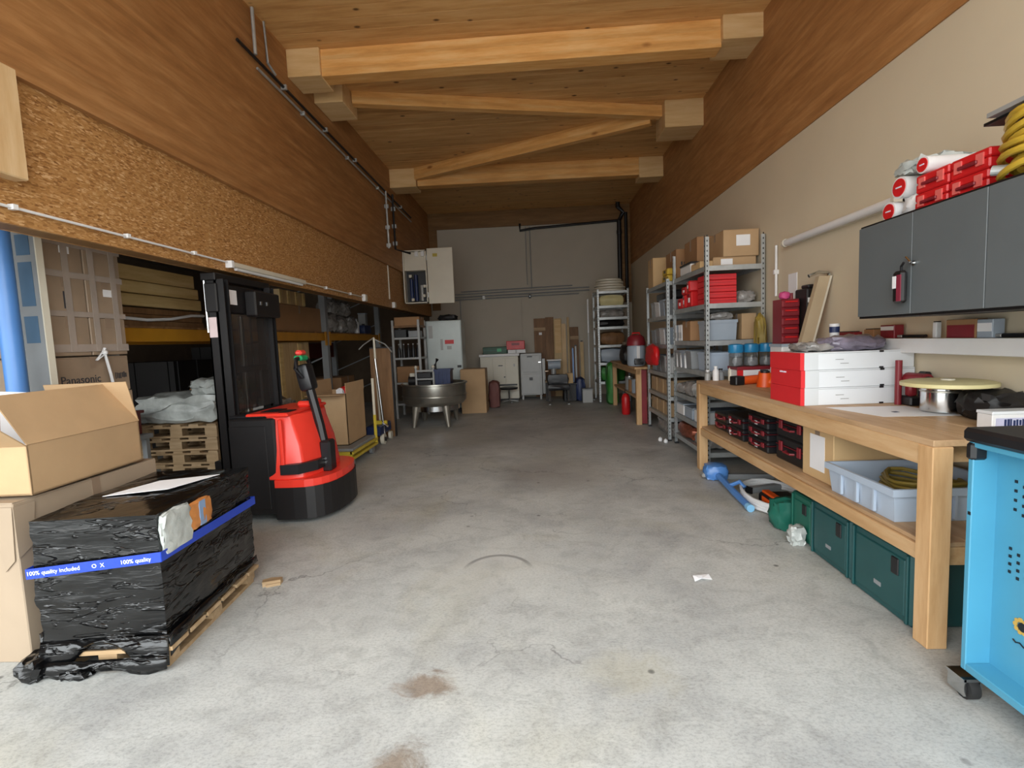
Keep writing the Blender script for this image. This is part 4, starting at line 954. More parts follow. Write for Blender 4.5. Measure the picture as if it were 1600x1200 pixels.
t = thing('paper_cup', 'white and blue paper cup standing behind the foil bag', 'cup', (2.06, 3.56, 1.248)); MB().lathe([(.024, 0), (.032, .175), (.029, .175), (.022, .005)], n=20).build('body', WPLAST, t, smooth=True); MB().cyl((0, 0, .115), (0, 0, .155), .0308, .0318, n=20).build('blue_band', BLUED, t)

# far part of the bench top
t = thing('storage_jar_box', 'clear storage box with translucent blue lid on the workbench', 'box', (2.10, 4.93, 1.062))
b = MB()
for k in range(3):
    x = -.17+k*.145; b2 = MB().lathe([(.05, 0), (.062, .01), (.062, .12), (.055, .13)], (x, 0, 0), n=18).build('jar', CLEAR, t, smooth=True)
    MB().lump(x-.045, x+.045, -.045, .045, .005, .085, .006, 4, 60+k, .4).build('jar_contents', GREYP2, t, smooth=True)
    MB().lathe([(.066, 0), (.07, .01), (.068, .075), (.05, .085)], (x, 0, .131), n=18).build('jar_lid', TBLUE, t, smooth=True)
b.bm.free()
t = thing('red_white_carton', 'low white carton with dark red lid under the blue-lidded jars', 'box', (2.10, 4.95, .914)); bx('body', WPLAST, -.19, .19, -.12, .12, 0, .115, t, bev=.003); bx('lid', REDD, -.195, .195, -.125, .125, .115, .146, t, bev=.003); bx('red_side', REDP, -.192, -.14, -.1215, -.1, .005, .114, t)
t = thing('white_red_tin', 'small white tin with pink-red lid right of the blue-lidded jars', 'tin', (2.31, 4.85, .914)); 
bx('body', GREYP, -.03, .025, -.05, .05, 0, .40, t, bev=.004); bx('lid', M('coral_lid', '#d4555a', .4), -.03, .025, -.051, .051, .40, .425, t, bev=.004)
def grinder(lb, loc, rz, sc=1):
    t = thing('orange_power_tool', lb, 'tool', loc, rz)
    MB().tube([(-.12*sc, 0, .035), (.0, 0, .04), (.08*sc, 0, .04)], .03*sc, 10).build('handle', ORANGE, t, smooth=True)
    MB().cyl((.08*sc, 0, .0), (.08*sc, 0, .08*sc), .045*sc, .035*sc).build('head', ORANGE, t, smooth=True)
    bx('battery', BLACK, -.17*sc, -.10*sc, -.035*sc, .035*sc, .0, .06*sc, t, bev=.008); MB().cyl((.08*sc, 0, .082*sc), (.08*sc, 0, .09*sc), .025*sc).build('cap', BLACK, t)
    return t
grinder('orange power tool lying on the bench, the left one of the orange pair', (1.99, 4.66, .914), .3, 1.35)
grinder('thicker orange power tool beside the flat red-ended boxes', (2.05, 4.30, .914), 2.4, 1.5)
t = thing('yellow_block', 'small pale yellow block right of the orange tools', 'block', (2.02, 4.06, .914)); bx('body', W_KVH, -.03, .06, -.06, .03, 0, .05, t, bev=.004); bx('lid', PALEY, -.03, .06, -.06, .03, .05, .056, t)
for k, (x, y, h, r_, mt_, lb) in enumerate(((1.80, 5.1, .13, .03, WPLAST, 'white plastic bottle at the far end of the bench top'), (1.87, 5.16, .10, .032, GREYP2, 'grey tin at the far end of the bench top'), (1.74, 5.16, .09, .03, GREYM, 'squat grey tin at the far front corner of the bench top'), (1.92, 5.02, .15, .028, CREAM, 'cream bottle left of the carton with the dark red lid'))):
    t = thing('small_container', lb, 'bottle', (x, y, .914)); MB().lathe([(r_, 0), (r_, h*.75), (r_*.5, h*.9), (r_*.5, h)], n=14).build('body', mt_, t, smooth=True); MB().cyl((0, 0, h), (0, 0, h+.015), r_*.6).build('cap', BLACK if k % 2 else WPLAST, t)
# drawer tower, black box, tan panel against the wall
t = thing('white_bin', 'white bin under the red drawer tower by the wall', 'bin', (2.20, 4.50, .914)); bx('body', WPLAST, -.09, .07, -.10, .12, 0, .355, t, bev=.01); bx('rim', GREYP, -.095, .075, -.105, .125, .335, .36, t)
t = thing('red_drawer_tower', 'dark red tower of small plastic drawers against the right wall', 'drawers', (2.19, 4.50, 1.275))
bx('frame', REDD, -.07, .075, -.07, .09, 0, .38, t)
for k in range(5): bx('drawer', REDD, -.072, .075, -.09, -.071, .008+k*.075, .070+k*.075, t, bev=.008); bx('drawer_lip', REDP, -.05, .05, -.10, -.09, .050+k*.075, .063+k*.075, t)
t = thing('pink_ball', 'pink plastic knob piece on top of the red drawer tower', 'toy', (2.15, 4.45, 1.656)); MB().lump(-.035, .04, -.03, .03, 0, .06, .004, 4, 3, .8).build('body', PINK, t, smooth=True); MB().cyl((.06, 0, 0), (.06, 0, .05), .014).build('dark_cap', REDD, t)
t = thing('black_case', 'narrow black case standing between the red drawers and tan board', 'case', (2.315, 4.42, .914)); bx('body', BLACKM, -.04, .035, -.1, .1, 0, .82, t, bev=.01); bx('handle', BLACK, -.03, .02, -.1, .02, .82, .85, t, bev=.008); bx('white_tag', PAPER, -.035, .025, -.103, -.10, .70, .74, t)
t = thing('folding_board', 'long tan padded board with chrome end leaning against the right wall', 'board', (2.13, 4.13, .914))
MB().prism([(-.11, 0), (-.02, 0), (.205, .89), (.12, .89)], -.03, .02, 'Y').build('pad', TAN, t); MB().prism([(-.02, 0), (-.005, 0), (.22, .89), (.205, .89)], -.032, .022, 'Y').build('edge_strip', CREAM, t)
MB().tube([(.05, -.01, .895), (.13, -.01, .925), (.20, -.01, .915), (.215, -.01, .87)], .014, 7).build('chrome_end', CHROME, t, smooth=True)
t = thing('wall_notice', 'white paper notice on the right wall above the red drawers', 'notice', (XR-.002, 4.72, 1.74)); bx('sheet', PAPER, -.004, .001, -.075, .075, 0, .16, t); bx('lower_sheet', PAPER, -.005, -.001, -.06, .05, -.1, .0, t)

# near part of the bench top
t = thing('paper_sheet', 'white paper sheet lying on the near end of the bench', 'paper', (1.98, 2.88, .9135)); MB().quad([(-.22, .24, 0), (.22, .20, 0), (.25, -.19, 0), (-.14, -.15, 0)], .0015).build('sheet', PAPER, t); bx('print_mark', BLUED, .0, .03, -.03, .0, .0016, .002, t)
t = thing('white_print_box', 'small white box with dark blue printed pattern at the bench end', 'box', (2.12, 2.36, .914)); bx('body', WPLAST, -.10, .13, -.06, .02, 0, .068, t, bev=.003); bx('lid', WHITE, -.102, .132, -.062, .022, .068, .082, t, bev=.002)
blur_marks('print', 'front', (.02, -.0625, .030), .14, .036, BLUED, t, 11, 5); bx('print_field', M('pale_lilac_print', '#b9b9d0', .5), -.085, .095, -.0615, -.060, .008, .052, t)
t = thing('cordless_drill', 'dark red and black power drill standing beside the white boxes', 'drill', (2.27, 3.08, .914))
MB().cyl((-.02, .05, .16), (-.02, -.10, .16), .036).build('motor_body', REDD, t, smooth=True); MB().cyl((-.02, -.10, .16), (-.02, -.15, .16), .022, .014).build('chuck', BLACK, t, smooth=True)
MB().box(-.045, .005, .0, .05, .05, .15, bev=.012).build('handle', REDD, t, smooth=True); bx('battery', BLACK, -.06, .02, -.03, .08, 0, .055, t, bev=.008); bx('white_label', PAPER, .02, .0215, -.02, .03, .01, .045, t)
MB().box(.03, .07, -.02, .05, 0, .20, bev=.01).build('charger', BLACK, t); MB().cyl((-.07, .06, 0), (-.07, .06, .27), .018).build('side_handle', REDD, t)
t = thing('steel_pot', 'shiny round steel pot with yellowish board lying on it', 'pot', (2.235, 2.84, .914)); MB().lathe([(.09, 0), (.105, .005), (.105, .14), (.11, .142), (.11, .15), (.10, .15), (.09, .12)], n=30).build('body', CHROME, t, smooth=True); MB().lathe([(.106, .11), (.110, .112), (.110, .12), (.106, .122)], n=30).build('band', STEEL, t, smooth=True)
t = thing('yellow_board', 'pale yellowish round board lying on top of the steel pot', 'board', (2.14, 2.70, 1.066)); MB().lathe([(.16, 0), (.20, .008), (.20, .026), (.17, .034), (.05, .036)], n=36).build('disc', PALEY, t, smooth=True); MB().lathe([(.03, .035), (.03, .042), (.01, .044)], n=14).build('boss', CREAM, t)
t = tag(MB().lump(2.14, 2.35, 2.46, 2.66, .914, 1.055, .012, 6, 41, .7).build('black_cloth', BLACKM, smooth=True), 'black cloth bundle in front of the steel pot', 'cloth')

# lower shelf of the bench
crate = tub('light grey euro crate on the lower shelf holding a coiled yellow cable', (1.955, 2.67, .456), (.56, .54, .165), LGREYP, name='euro_crate', cat='crate', ribs=3, lipz=.035)
pts = []
for i in range(90):
    a = i*.42; r_ = .17+.02*math.sin(i*1.3); pts.append((2.0+r_*.9*math.cos(a), 2.68+r_*math.sin(a), .475+i*.0014+.008*math.sin(i*.9)))
o = thing('cable_coil', 'dull yellow cable coiled in the light grey crate', 'cable', (2.0, 2.68, .475)); MB().tube([(p[0]-2.0, p[1]-2.68, p[2]-.475) for p in pts], .011, 6).build('coil', YHOSED, o, smooth=True); MB().cyl((-.1, -.19, .15), (-.06, -.19, .16), .018).build('plug', BLACK, o)
carton('tan cardboard box with a white label on the bench shelf behind the grey crate', (2.02, 3.15, .456), (.58, .34, .33), 0, CARDL, paper=[('left', 0, .17, .16, .22)], ink=None)
t = bpy.data.objects[-1] if False else None
g = 'black tool cases on the bench shelf'
def tool_case(lb, x, y, z, w_, d, h, red=True, group=g):
    t = thing('tool_case', lb, 'case', (x, y, z), 0, group)
    bx('body', BLACK, -w_/2, w_/2, -d/2, d/2, 0, h*.62, t, bev=.01); bx('lid', BLACK, -w_/2, w_/2, -d/2, d/2, h*.64, h, t, bev=.01)
    bx('seal', REDD if red else BLACKM, -w_/2-.001, w_/2+.001, -d/2-.001, d/2+.001, h*.62, h*.64, t)
    for v in (-d*.3, d*.3): bx('latch', REDD if red else BLACKM, -w_/2-.012, -w_/2, v-.022, v+.022, h*.4, h*.82, t, bev=.003)
    MB().tube([(-w_/2, -d*.13, h*.45), (-w_/2-.025, -d*.11, h*.45), (-w_/2-.025, d*.11, h*.45), (-w_/2, d*.13, h*.45)], .008, 6).build('handle', REDD if red else BLACK, t, smooth=True)
    return t
tool_case('tall black case with red handles nearest the tan cardboard box', 1.99, 3.54, .456, .46, .42, .17); tool_case('black case with red handles on top of the nearest one', 1.99, 3.54, .627, .46, .42, .15)
for k in range(3): 
    t = tool_case(('lowest', 'middle', 'topmost')[k]+' black and red case in the low stack in the middle of the bench shelf', 1.94, 4.02, .456+k*.091, .40, .36, .09)
    bx('white_label', PAPER, -.2125, -.2115, -.03, .02, .02, .05, t)
for k in range(2):
    t = tool_case(('lower', 'upper')[k]+' small red and black case in the farther stack on the bench shelf', 1.93, 4.46, .456+k*.101, .38, .34, .10); bx('white_label', PAPER, -.203, -.202, .06, .10, .02, .06, t)
for k in range(2):
    tool_case(('lower', 'upper')[k]+' dark case at the far end of the bench shelf', 1.95, 4.86, .456+k*.081, .38, .34, .08)
carton('flat grey box lying on the tool cases under the bench top', (1.98, 4.03, .732), (.36, .3, .05), 0, GREYM if False else CARDG)
tag(MB().lump(1.9, 2.2, 4.3, 4.62, .66, .74, .015, 5, 44, .5).build('dark_bag', BLACKM, smooth=True), 'dark bag squeezed on the farther tool cases under the bench top', 'bag')

# under the bench on the floor
def green_case(lb, x, y, z, w_, d, h, mt_=GREEN, group='green cases under the bench', lab=False):
    t = thing('green_case', lb, 'case', (x, y, z), 0, group)
    bx('body', mt_, -w_/2, w_/2, -d/2, d/2, 0, h, t, bev=.012)
    bx('raised_panel', mt_, -w_/2-.008, -w_/2, -d/2+.035, d/2-.05, .04, h-.04, t, bev=.004)
    for v in (-d/2+.02, d/2-.03): bx('rib', mt_, -w_/2-.012, -w_/2, v-.008, v+.008, .01, h-.01, t, bev=.003)
    bx('latch', BLACK if lab is False else GREEN2, -w_/2-.014, -w_/2-.006, -d/2+.07, -d/2+.12, h*.62, h*.86, t, bev=.004)
    bx('logo_plate', GREYP2, -w_/2-.0105, -w_/2-.0075, -.03, .02, h*.30, h*.36, t)
    return t
green_case('nearest petrol green case under the bench behind the near leg', 1.98, 2.50, 0, .60, .44, .35)
green_case('second petrol green case under the bench', 1.98, 2.94, 0, .58, .40, .34)
green_case('third, farthest petrol green case under the bench, with paper scraps', 2.0, 3.30, 0, .56, .28, .30, GREEN2)
t = tag(MB().lump(1.64, 1.90, 3.46, 3.62, .0, .20, .012, 5, 50, .45).build('green_tool_body', GREEN2, smooth=True), 'rounded green machine beside the white hose under the bench', 'machine')
t = tag(MB().lump(1.61, 1.70, 3.20, 3.28, .0, .12, .010, 4, 51, .5).build('silver_scrap', BAGW, smooth=True), 'crumpled silver scrap against the green cases', 'scrap')
pts = []
for i in range(70):
    a = i*.36; r_ = .27+.02*math.sin(i*.7); pts.append((.0+r_*math.cos(a)*1.0, r_*math.sin(a)*1.45, .012+i*.0009+.004*math.sin(i*1.7)))
o = thing('white_hose', 'white hose coiled flat on the floor beneath the bench', 'hose', (1.93, 4.08, 0)); MB().tube(pts, .012, 7).build('coil', WPLAST, o, smooth=True); MB().cyl((.19, -.02, .02), (.26, .0, .02), .015).build('connector', GREYM, o)
t = thing('orange_black_clamps', 'black and orange tool lying inside the white hose coil', 'tool', (1.88, 3.93, .0)); bx('body', BLACK, -.12, .12, -.14, .12, 0, .10, t, bev=.015); bx('orange_panel', ORANGE, -.126, -.12, -.12, .04, .04, .09, t); bx('orange_panel', ORANGE, -.08, .04, -.146, -.14, .03, .09, t); bx('orange_grip', ORANGE, -.10, -.04, -.10, .10, .10, .12, t, bev=.006)
bt_ = thing('blue_pipe_clamp', 'blue metal pipe clamp lying on the floor at the bench front', 'clamp', (1.62, 4.28, 0), -.12)
MB().tube([(.0, .50, .06), (.02, .20, .045), (.03, -.05, .035), (.05, -.38, .03)], .028, 9).build('bar', BLUE, bt_, smooth=True)
MB().lump(-.10, .10, .42, .60, 0, .14, .008, 5, 3, .6).build('head', BLUE, bt_, smooth=True); MB().box(-.13, -.07, .46, .56, .02, .06, bev=.01).build('steel_jaw', GREYM, bt_)
MB().tube([(.02, .1, .05), (.10, .06, .10), (.13, .02, .06)], .018, 7).build('trigger', BLUE, bt_, smooth=True); MB().cyl((.045, -.38, .03), (.05, -.43, .03), .03).build('end_cap', M('pale_blue_cap', '#7fb4d8', .4), bt_)
for k, (x, y, rz) in enumerate(((2.05, 4.40, .3), (1.95, 4.75, -.1))):
    t = thing('grey_bar', '%s grey metal bar lying on the floor under the bench' % ('nearer', 'farther')[k], 'bar', (x, y, 0), rz); MB().box(-.25, .25, -.03, .03, 0, .05, bev=.004).build('body', GREYP2, t); MB().box(-.27, -.25, -.035, .035, 0, .055).build('end_cap', BLACK, t)

# ------------------------------------------------------------------ light blue tool cart
ct = thing('tool_cart', 'light blue tool cart with black top and perforated side at the right edge', 'cart', (1.82, 1.50, 0))
X0, X1, Y0, Y1 = 1.555-1.82, 2.05-1.82, .95-1.50, 1.86-1.50
ZB, ZT = .105, .97
bx('side_panel', CYAN, X0+.085, X0+.095, Y0, Y1, ZB, ZT, ct)
def frm(n_, *a): bx(n_, CYAN, *a, ct, bev=.003)
frm('frame_stile', X0, X0+.095, Y1-.022, Y1, ZB, ZT); frm('frame_stile', X0, X0+.095, Y0, Y0+.022, ZB, ZT)
frm('frame_rail', X0, X0+.095, Y0+.022, Y1-.022, ZB, ZB+.03); frm('frame_rail', X0, X0+.095, Y0+.022, Y1-.022, ZT-.02, ZT)
frm('back_panel', X0+.096, X1, Y1-.022, Y1, ZB, ZT); frm('front_panel', X0+.096, X1, Y0, Y0+.022, ZB, ZT); frm('far_side_panel', X1-.01, X1, Y0+.022, Y1-.022, ZB, ZT); frm('floor_panel', X0+.096, X1, Y0, Y1, ZB-.02, ZB-.001)
bx('worktop', BLACK, X0-.015, X1+.015, Y0-.02, Y1+.015, ZT, ZT+.05, ct, bev=.012)
bx('corner_guard', BLACK, X0-.008, X0+.05, Y1-.03, Y1+.010, ZT-.07, ZT, ct, bev=.012)
for (x, y) in ((X0+.012, Y1+.0), (X1-.06, Y1-.08), (X0+.06, Y0+.08), (X1-.06, Y0+.08)):
    MB().cyl((x-.018, y-.02, .042), (x+.018, y-.02, .042), .042, n=18).build('castor_wheel', RUBBER, ct, smooth=True)
    MB().cyl((x-.024, y-.02, .042), (x+.024, y-.02, .042), .018, n=12).build('castor_hub', CHROME, ct, smooth=True)
    MB().box(x-.032, x-.024, y-.045, y+.03, .02, .085).box(x+.024, x+.032, y-.045, y+.03, .02, .085).box(x-.035, x+.035, y-.045, y+.035, .075, .086).build('castor_fork', CHROME, ct)
hl = MB()
xh = X0+.083
for (zc, y0_, n_, cols, dz) in ((.795, 1.765, 4, 4, .033), (.56, 1.775, 4, 6, .028)):
    for j in range(n_):
        for c_ in range(cols):
            y = y0_-1.50-c_*.03; z = zc+(j-1.5)*dz-(.012 if c_ % 2 else 0)
            hl.box(xh-.001, xh+.003, y-.0045, y+.0045, z-.005, z+.005)
hl.build('perforation_slots', BLACK, ct)
eb = MB()
for k in range(9):
    a = k*2*PI/9; eb.cyl((xh-.002, 1.722-1.50+.022*math.cos(a), .345+.022*math.sin(a)), (xh+.001, 1.722-1.50+.022*math.cos(a), .345+.022*math.sin(a)), .008, n=8)
eb.build('emblem', M('gold_emblem', '#c8a24a', .4), ct)
MB().cyl((xh-.003, 1.716-1.50, .345), (xh+.001, 1.716-1.50, .345), .016, n=16).build('emblem_centre', BLACK, ct)
MB().tube([(xh-.001, 1.75-1.50, .285), (xh-.001, 1.74-1.50, .278), (xh-.001, 1.725-1.50, .284), (xh-.001, 1.71-1.50, .276), (xh-.001, 1.69-1.50, .283)], .0025, 5).build('script_stroke', BLACK, ct)
bx('latch_mark', BLACK, X0-.001, X0, Y1-.02, Y1-.008, .70, .712, ct)

# ------------------------------------------------------------------ wall cabinet and what lies on it
wcx = 1.86
cb = thing('wall_cabinet', 'long anthracite wall cabinet with black edges on the right wall', 'cabinet', (wcx+.25, 2.18, 1.44))
bx('carcass', BLACKM, -.235, .25, -.83, .82, 0, .515, cb)
for k in range(4):
    y1 = .812-k*.408; bx('door', DGREY, -.25, -.236, y1-.404, y1, .012, .503, cb, bev=.002)
for y in (-.02+.02, .40): pass
for (y, nm) in ((.404, 'door_lock'), (-.19, 'door_lock')):
    MB().cyl((-.258, y-.02, .255), (-.25, y-.02, .255), .012).build(nm, CHROME, cb); MB().cyl((-.272, y-.02, .255), (-.258, y-.02, .255), .005).build('key', CHROME, cb)
MB().cyl((-.27, .385, .26), (-.26, .43, .29), .006).build('key_ring', CHROME, cb)
t = thing('hanging_pouch', 'black pouch with red and white patches hanging from the cabinet key', 'pouch', (wcx-.03, 2.605, 1.505)); bx('body', BLACKM, -.02, .012, -.028, .045, 0, .16, t, bev=.012); bx('red_patch', M('magenta_red_patch', '#7d2438', .6), -.023, -.019, -.022, .008, .01, .14, t, bev=.001); bx('white_patch', PAPER, -.023, -.019, .012, .036, .075, .135, t); MB().tube([(-.005, .0, .155), (-.012, -.01, .18), (-.016, -.03, .195)], .006, 6).build('strap', BLACK, t)
CT = 1.956
def roll(lb, x, y, z, r_=.055, L_=.3):
    t = thing('tape_roll_pack', lb, 'roll', (x, y, z)); MB().cyl((-L_/2, 0, r_), (L_/2, 0, r_), r_, n=22).build('wrap', WPLAST, t, smooth=True); MB().cyl((-L_/2-.004, 0, r_), (-L_/2, 0, r_), r_*.82, n=22).build('red_end_disc', REDP, t)
    MB().box(-L_/2-.0055, -L_/2-.004, -r_*.4, r_*.35, r_*.95, r_*1.08).build('disc_print', WHITEINK, t); return t
roll('white roll with red end disc, lowest on the cabinet end', 2.08, 2.86, CT, .05)
roll('white roll with red end disc, middle one on the cabinet end', 2.08, 2.785, CT+.10, .055)
roll('white roll with small red end disc, highest one on the cabinet', 2.08, 2.63, CT+.178, .04)
tag(MB().lump(1.95, 2.28, 2.685, 2.80, CT, CT+.10, .008, 5, 61, .3).build('white_wrap_bundle', WPLAST, smooth=True), 'white film-wrapped bundle between the rolls on the cabinet', 'bundle')
tag(MB().lump(1.95, 2.25, 2.68, 2.86, CT+.213, CT+.29, .014, 6, 62, .6).build('white_film_wad', BAGW, smooth=True), 'crumpled white film on top of the rolls on the cabinet', 'film')
def red_case(lb, y, z, L_=.36, rz=0):
    t = thing('red_case', lb, 'case', (2.06, y, z), rz, 'red cases on the wall cabinet'); bx('body', REDP, -.13, .13, -L_/2, L_/2, 0, .045, t, bev=.006); bx('lid', REDP, -.13, .13, -L_/2, L_/2, .047, .085, t, bev=.006)
    for v in (-L_*.28, L_*.28): bx('latch', M('salmon_latch', '#dd6a64', .4), -.137, -.13, v-.018, v+.018, .02, .07, t)
    bx('handle', REDD, -.145, -.13, -.05, .05, .03, .045, t, bev=.003); return t
red_case('lower red case lying left on the wall cabinet, beside the white rolls', 2.575, CT, .20); red_case('upper red case lying left on the wall cabinet, beside the white rolls', 2.57, CT+.087, .20)
red_case('lower red case lying right on the wall cabinet, beside the yellow hose', 2.365, CT, .20); red_case('upper red case lying right on the wall cabinet, beside the yellow hose', 2.36, CT+.087, .20)
o = thing('yellow_hose_coil', 'thick coil of yellow hose on the wall cabinet at the right edge', 'hose', (2.07, 2.05, CT))
pts = []
for i in range(26*9):
    a = i*2*PI/26; lvl = i/26; r_ = .20+.018*math.sin(lvl*2.1+i*.05); pts.append((r_*.95*math.cos(a), r_*math.sin(a), .02+lvl*.026+.01*math.sin(a*2+lvl)))
MB().tube(pts, .0135, 7).build('coil', YHOSE, o, smooth=True); MB().cyl((-.16, .1, .04), (-.19, .14, .05), .02).build('coupling', GALV, o)
t = thing('metal_tray', 'thin dark metal tray lying on top of the yellow hose coil', 'tray', (2.10, 2.02, CT+.282)); bx('plate', GREYP2, -.18, .2, -.2, .24, 0, .012, t); bx('lip', GREYM, -.19, -.18, -.2, .24, 0, .018, t); bx('lower_plate', BLACK, -.15, .15, -.15, .30, -.012, 0, t)

# wall trunking shelf with small things
tr = thing('wall_trunking', 'white cable trunking running along the right wall above the bench', 'trunking', (XR-.05, 3.1, 1.225)); bx('duct', WPLAST, -.05, .05, -1.9, 1.6, 0, .085, tr, bev=.003); bx('cover_lip', WPLAST, -.056, -.05, -1.9, 1.6, .07, .088, tr); bx('end_cap', CREAM, -.052, .052, 1.6, 1.606, -.002, .087, tr)
TZ = 1.314
def small(name, lb, cat, y, w_, h, mt_, extra=None, d=.06):
    t = thing(name, lb, cat, (XR-.055, y, TZ)); bx('body', mt_, -d/2, d/2, -w_/2, w_/2, 0, h, t, bev=.003)
    if extra: bx(extra[0], extra[1], -d/2-.002, -d/2, -w_/2*.9, w_/2*.9, h*extra[2], h*extra[3], t)
    else: bx('cap', BLACK, -d/2*.8, d/2*.8, -w_/2*.8, w_/2*.8, h, h+.006, t)
    return t
small('small_red_box', 'small dark red box on the trunking right of the foil bag', 'box', 3.36, .13, .085, REDD, ('white_strip', WPLAST, .6, .9))
small('small_brown_box', 'small brown-grey box on the trunking beside the dark red one', 'box', 3.54, .10, .06, CARD2)
small('small_flat_red_box', 'low red box on the trunking behind the paper cup', 'box', 3.80, .2, .045, REDD)
small('marker_bottle', 'slim white bottle with dark cap standing on the trunking', 'bottle', 2.995, .028, .09, WPLAST, None, .03)
small('long_red_box', 'wider red and brown carton on the trunking above the drill', 'box', 2.80, .19, .10, CARD2, ('red_front', REDD, .02, .70))
small('clear_white_box', 'small white and clear box right of the wide red carton on the trunking', 'box', 2.655, .09, .095, GREYP, ('white_label', PAPER, .35, .8))
for y, lb in ((3.17, 'black pen lying on the trunking left of the white bottle'), (2.50, 'dark pliers lying on the trunking at the right')):
    t = thing('black_tool', lb, 'tool', (XR-.06, y, TZ)); MB().cyl((0, -.1, .012), (0, .08, .012), .010).build('grip', BLACK, t, smooth=True); MB().box(-.012, .012, .08, .12, .004, .02, bev=.003).build('tip', GREYM, t)
small('dark_socket', 'small dark plug box on the trunking at the right frame edge', 'box', 2.40, .05, .06, BLACK)
# strip light above
t = thing('fluorescent_tube', 'white fluorescent tube lamp mounted along the right wall', 'lamp', (XR-.05, 4.05, 2.15)); MB().cyl((0, -.70, .03), (0, .70, .03), .030, n=16).build('tube', WPLAST, t, smooth=True); bx('backplate', CREAM, .02, .05, -.72, .72, .0, .06, t)
for y in (-.72, .70): MB().cyl((0, y, .03), (0, y+.03, .03), .036, n=16).build('end_cap', CREAM, t, smooth=True)

# ------------------------------------------------------------------ galvanised racks on the right
def gal_rack(name, label, x0, x1, y0, y1, H, levels, deck=W_FOREST):
    t = thing(name, label, 'rack', ((x0+x1)/2, (y0+y1)/2, 0)); cx, cy = (x0+x1)/2, (y0+y1)/2
    for x in (x0, x1):
        for y in (y0, y1):
            sx = 1 if x == x0 else -1; sy = 1 if y == y0 else -1
            b = MB().box(x-cx, x-cx+sx*.04, y-cy, y-cy+sy*.003, 0, H).box(x-cx, x-cx+sx*.003, y-cy, y-cy+sy*.04, 0, H); b.build('post', GALV, t)
            bx('foot', BLACK, x-cx-.004, x-cx+sx*.045, y-cy-.004, y-cy+sy*.045, 0, .02, t)
    pb = MB()
    for k in range(int(H/.05)):
        z = .06+k*.05
        for x in (x0+.02, x1-.02): pb.box(x-cx-.005, x-cx+.005, y0-cy-.0015, y0-cy, z, z+.018)
        for y in (y0+.02, y1-.02): pb.box(x0-cx-.0015, x0-cx, y-cy-.005, y-cy+.005, z, z+.018)
    pb.build('post_holes', BLACK, t)['kind'] = 'stuff'
    for z in levels:
        b = MB().box(x0-cx+.004, x1-cx-.004, y0-cy+.003, y0-cy+.02, z-.05, z).box(x0-cx+.004, x1-cx-.004, y1-cy-.02, y1-cy-.003, z-.05, z)
        b.box(x0-cx+.003, x0-cx+.02, y0-cy+.02, y1-cy-.02, z-.05, z).box(x1-cx-.02, x1-cx-.003, y0-cy+.02, y1-cy-.02, z-.05, z).build('shelf_frame', GALV, t)
        bx('shelf_board', GALV, x0-cx+.02, x1-cx-.02, y0-cy+.02, y1-cy-.02, z-.015, z-.001, t)
    return t
R1 = (1.75, 2.345, 5.24, 6.45); LV1 = (2.07, 1.69, 1.31, .99, .67, .40, .14)
gal_rack('shelving_rack', 'galvanised shelving rack directly behind the workbench', *R1, 2.36, LV1)
R2 = (1.70, 2.32, 6.56, 7.72); LV2 = (2.07, 1.64, 1.26, .88, .58, .30)
gal_rack('shelving_rack', 'farther galvanised shelving rack holding white and grey bins', *R2, 2.10, LV2)
R3 = (1.32, 1.98, 10.6, 11.4); LV3 = (2.34, 2.04, 1.80, 1.60, 1.22, .85, .45)
gal_rack('shelving_rack', 'tall narrow shelving rack against the back wall at the right', *R3, 2.38, LV3)
E0 = .002
# rack 1 contents
carton('large brown cardboard box with white label on the top rack shelf by the wall', (2.16, 5.62, 2.17+E0), (.36, .5, .27), 0, CARD, paper=[('front', .02, .16, .14, .11)])
carton('flat brown cardboard box under the labelled box on the top rack shelf', (2.10, 5.64, 2.07+E0), (.44, .5, .10), 0, CARD, paper=[('front', -.08, .05, .12, .06)])
carton('long brown cardboard box at the back of the top rack shelf', (2.09, 6.17, 2.07+E0), (.40, .48, .42), 0, CARD2)
carton('wide brown cardboard box with dark print on top of the farther rack', (2.06, 6.85, 2.07+E0), (.44, .5, .40), 0, CARD2, ink=[('~.26', 'front', -.03, .22, .05)])
carton('tall narrow brown box on the far rack end', (1.84, 7.54, 2.07+E0), (.22, .3, .42), 0, CARDL)
def bag(name, lb, cat, x, y, z, sx, sy, sz, mt_, seed, amp=.012, rnd=.5):
    return tag(MB().lump(x-sx/2, x+sx/2, y-sy/2, y+sy/2, z, z+sz, amp, 5, seed, rnd).build(name, mt_, smooth=True), lb, cat)
t = thing('white_tray_box', 'white plastic tray with black lid on the top rack shelf', 'tray', (1.86, 5.95, 2.07+E0)); bx('body', WPLAST, -.10, .12, -.2, .2, 0, .10, t, bev=.01); bx('lid', BLACK, -.105, .125, -.205, .205, .10, .12, t, bev=.004)
carton('small tan box under the white tray at the front of the top rack shelf', (1.83, 5.55, 2.07+E0), (.16, .3, .07), 0, CARDL)
for k, (y, z, lb) in enumerate(((6.72, 2.072, 'lower yellow tool case near the front of the farther rack top'), (6.74, 2.16, 'upper yellow tool case near the front of the farther rack top'))):
    t = thing('yellow_case', lb, 'case', (1.78+.01*k, y, z)); bx('body', YHOSE, -.06, .06, -.13, .13, 0, .08, t, bev=.01); bx('clip', BLACK, -.066, -.06, -.03, .03, .03, .06, t)
for k in range(5):
    t = thing('red_assortment_box', '%s red box of the pile by the rack post' % ('lowest', 'second lowest', 'middle', 'second highest', 'highest')[k], 'box', (1.955, 5.50, 1.69+E0+k*.062), 0, 'red boxes on the rack'); bx('body', REDB, -.155, .155, -.14, .14, 0, .058, t, bev=.004); bx('seam', REDD, -.1555, .1555, -.1405, -.14, .030, .033, t)
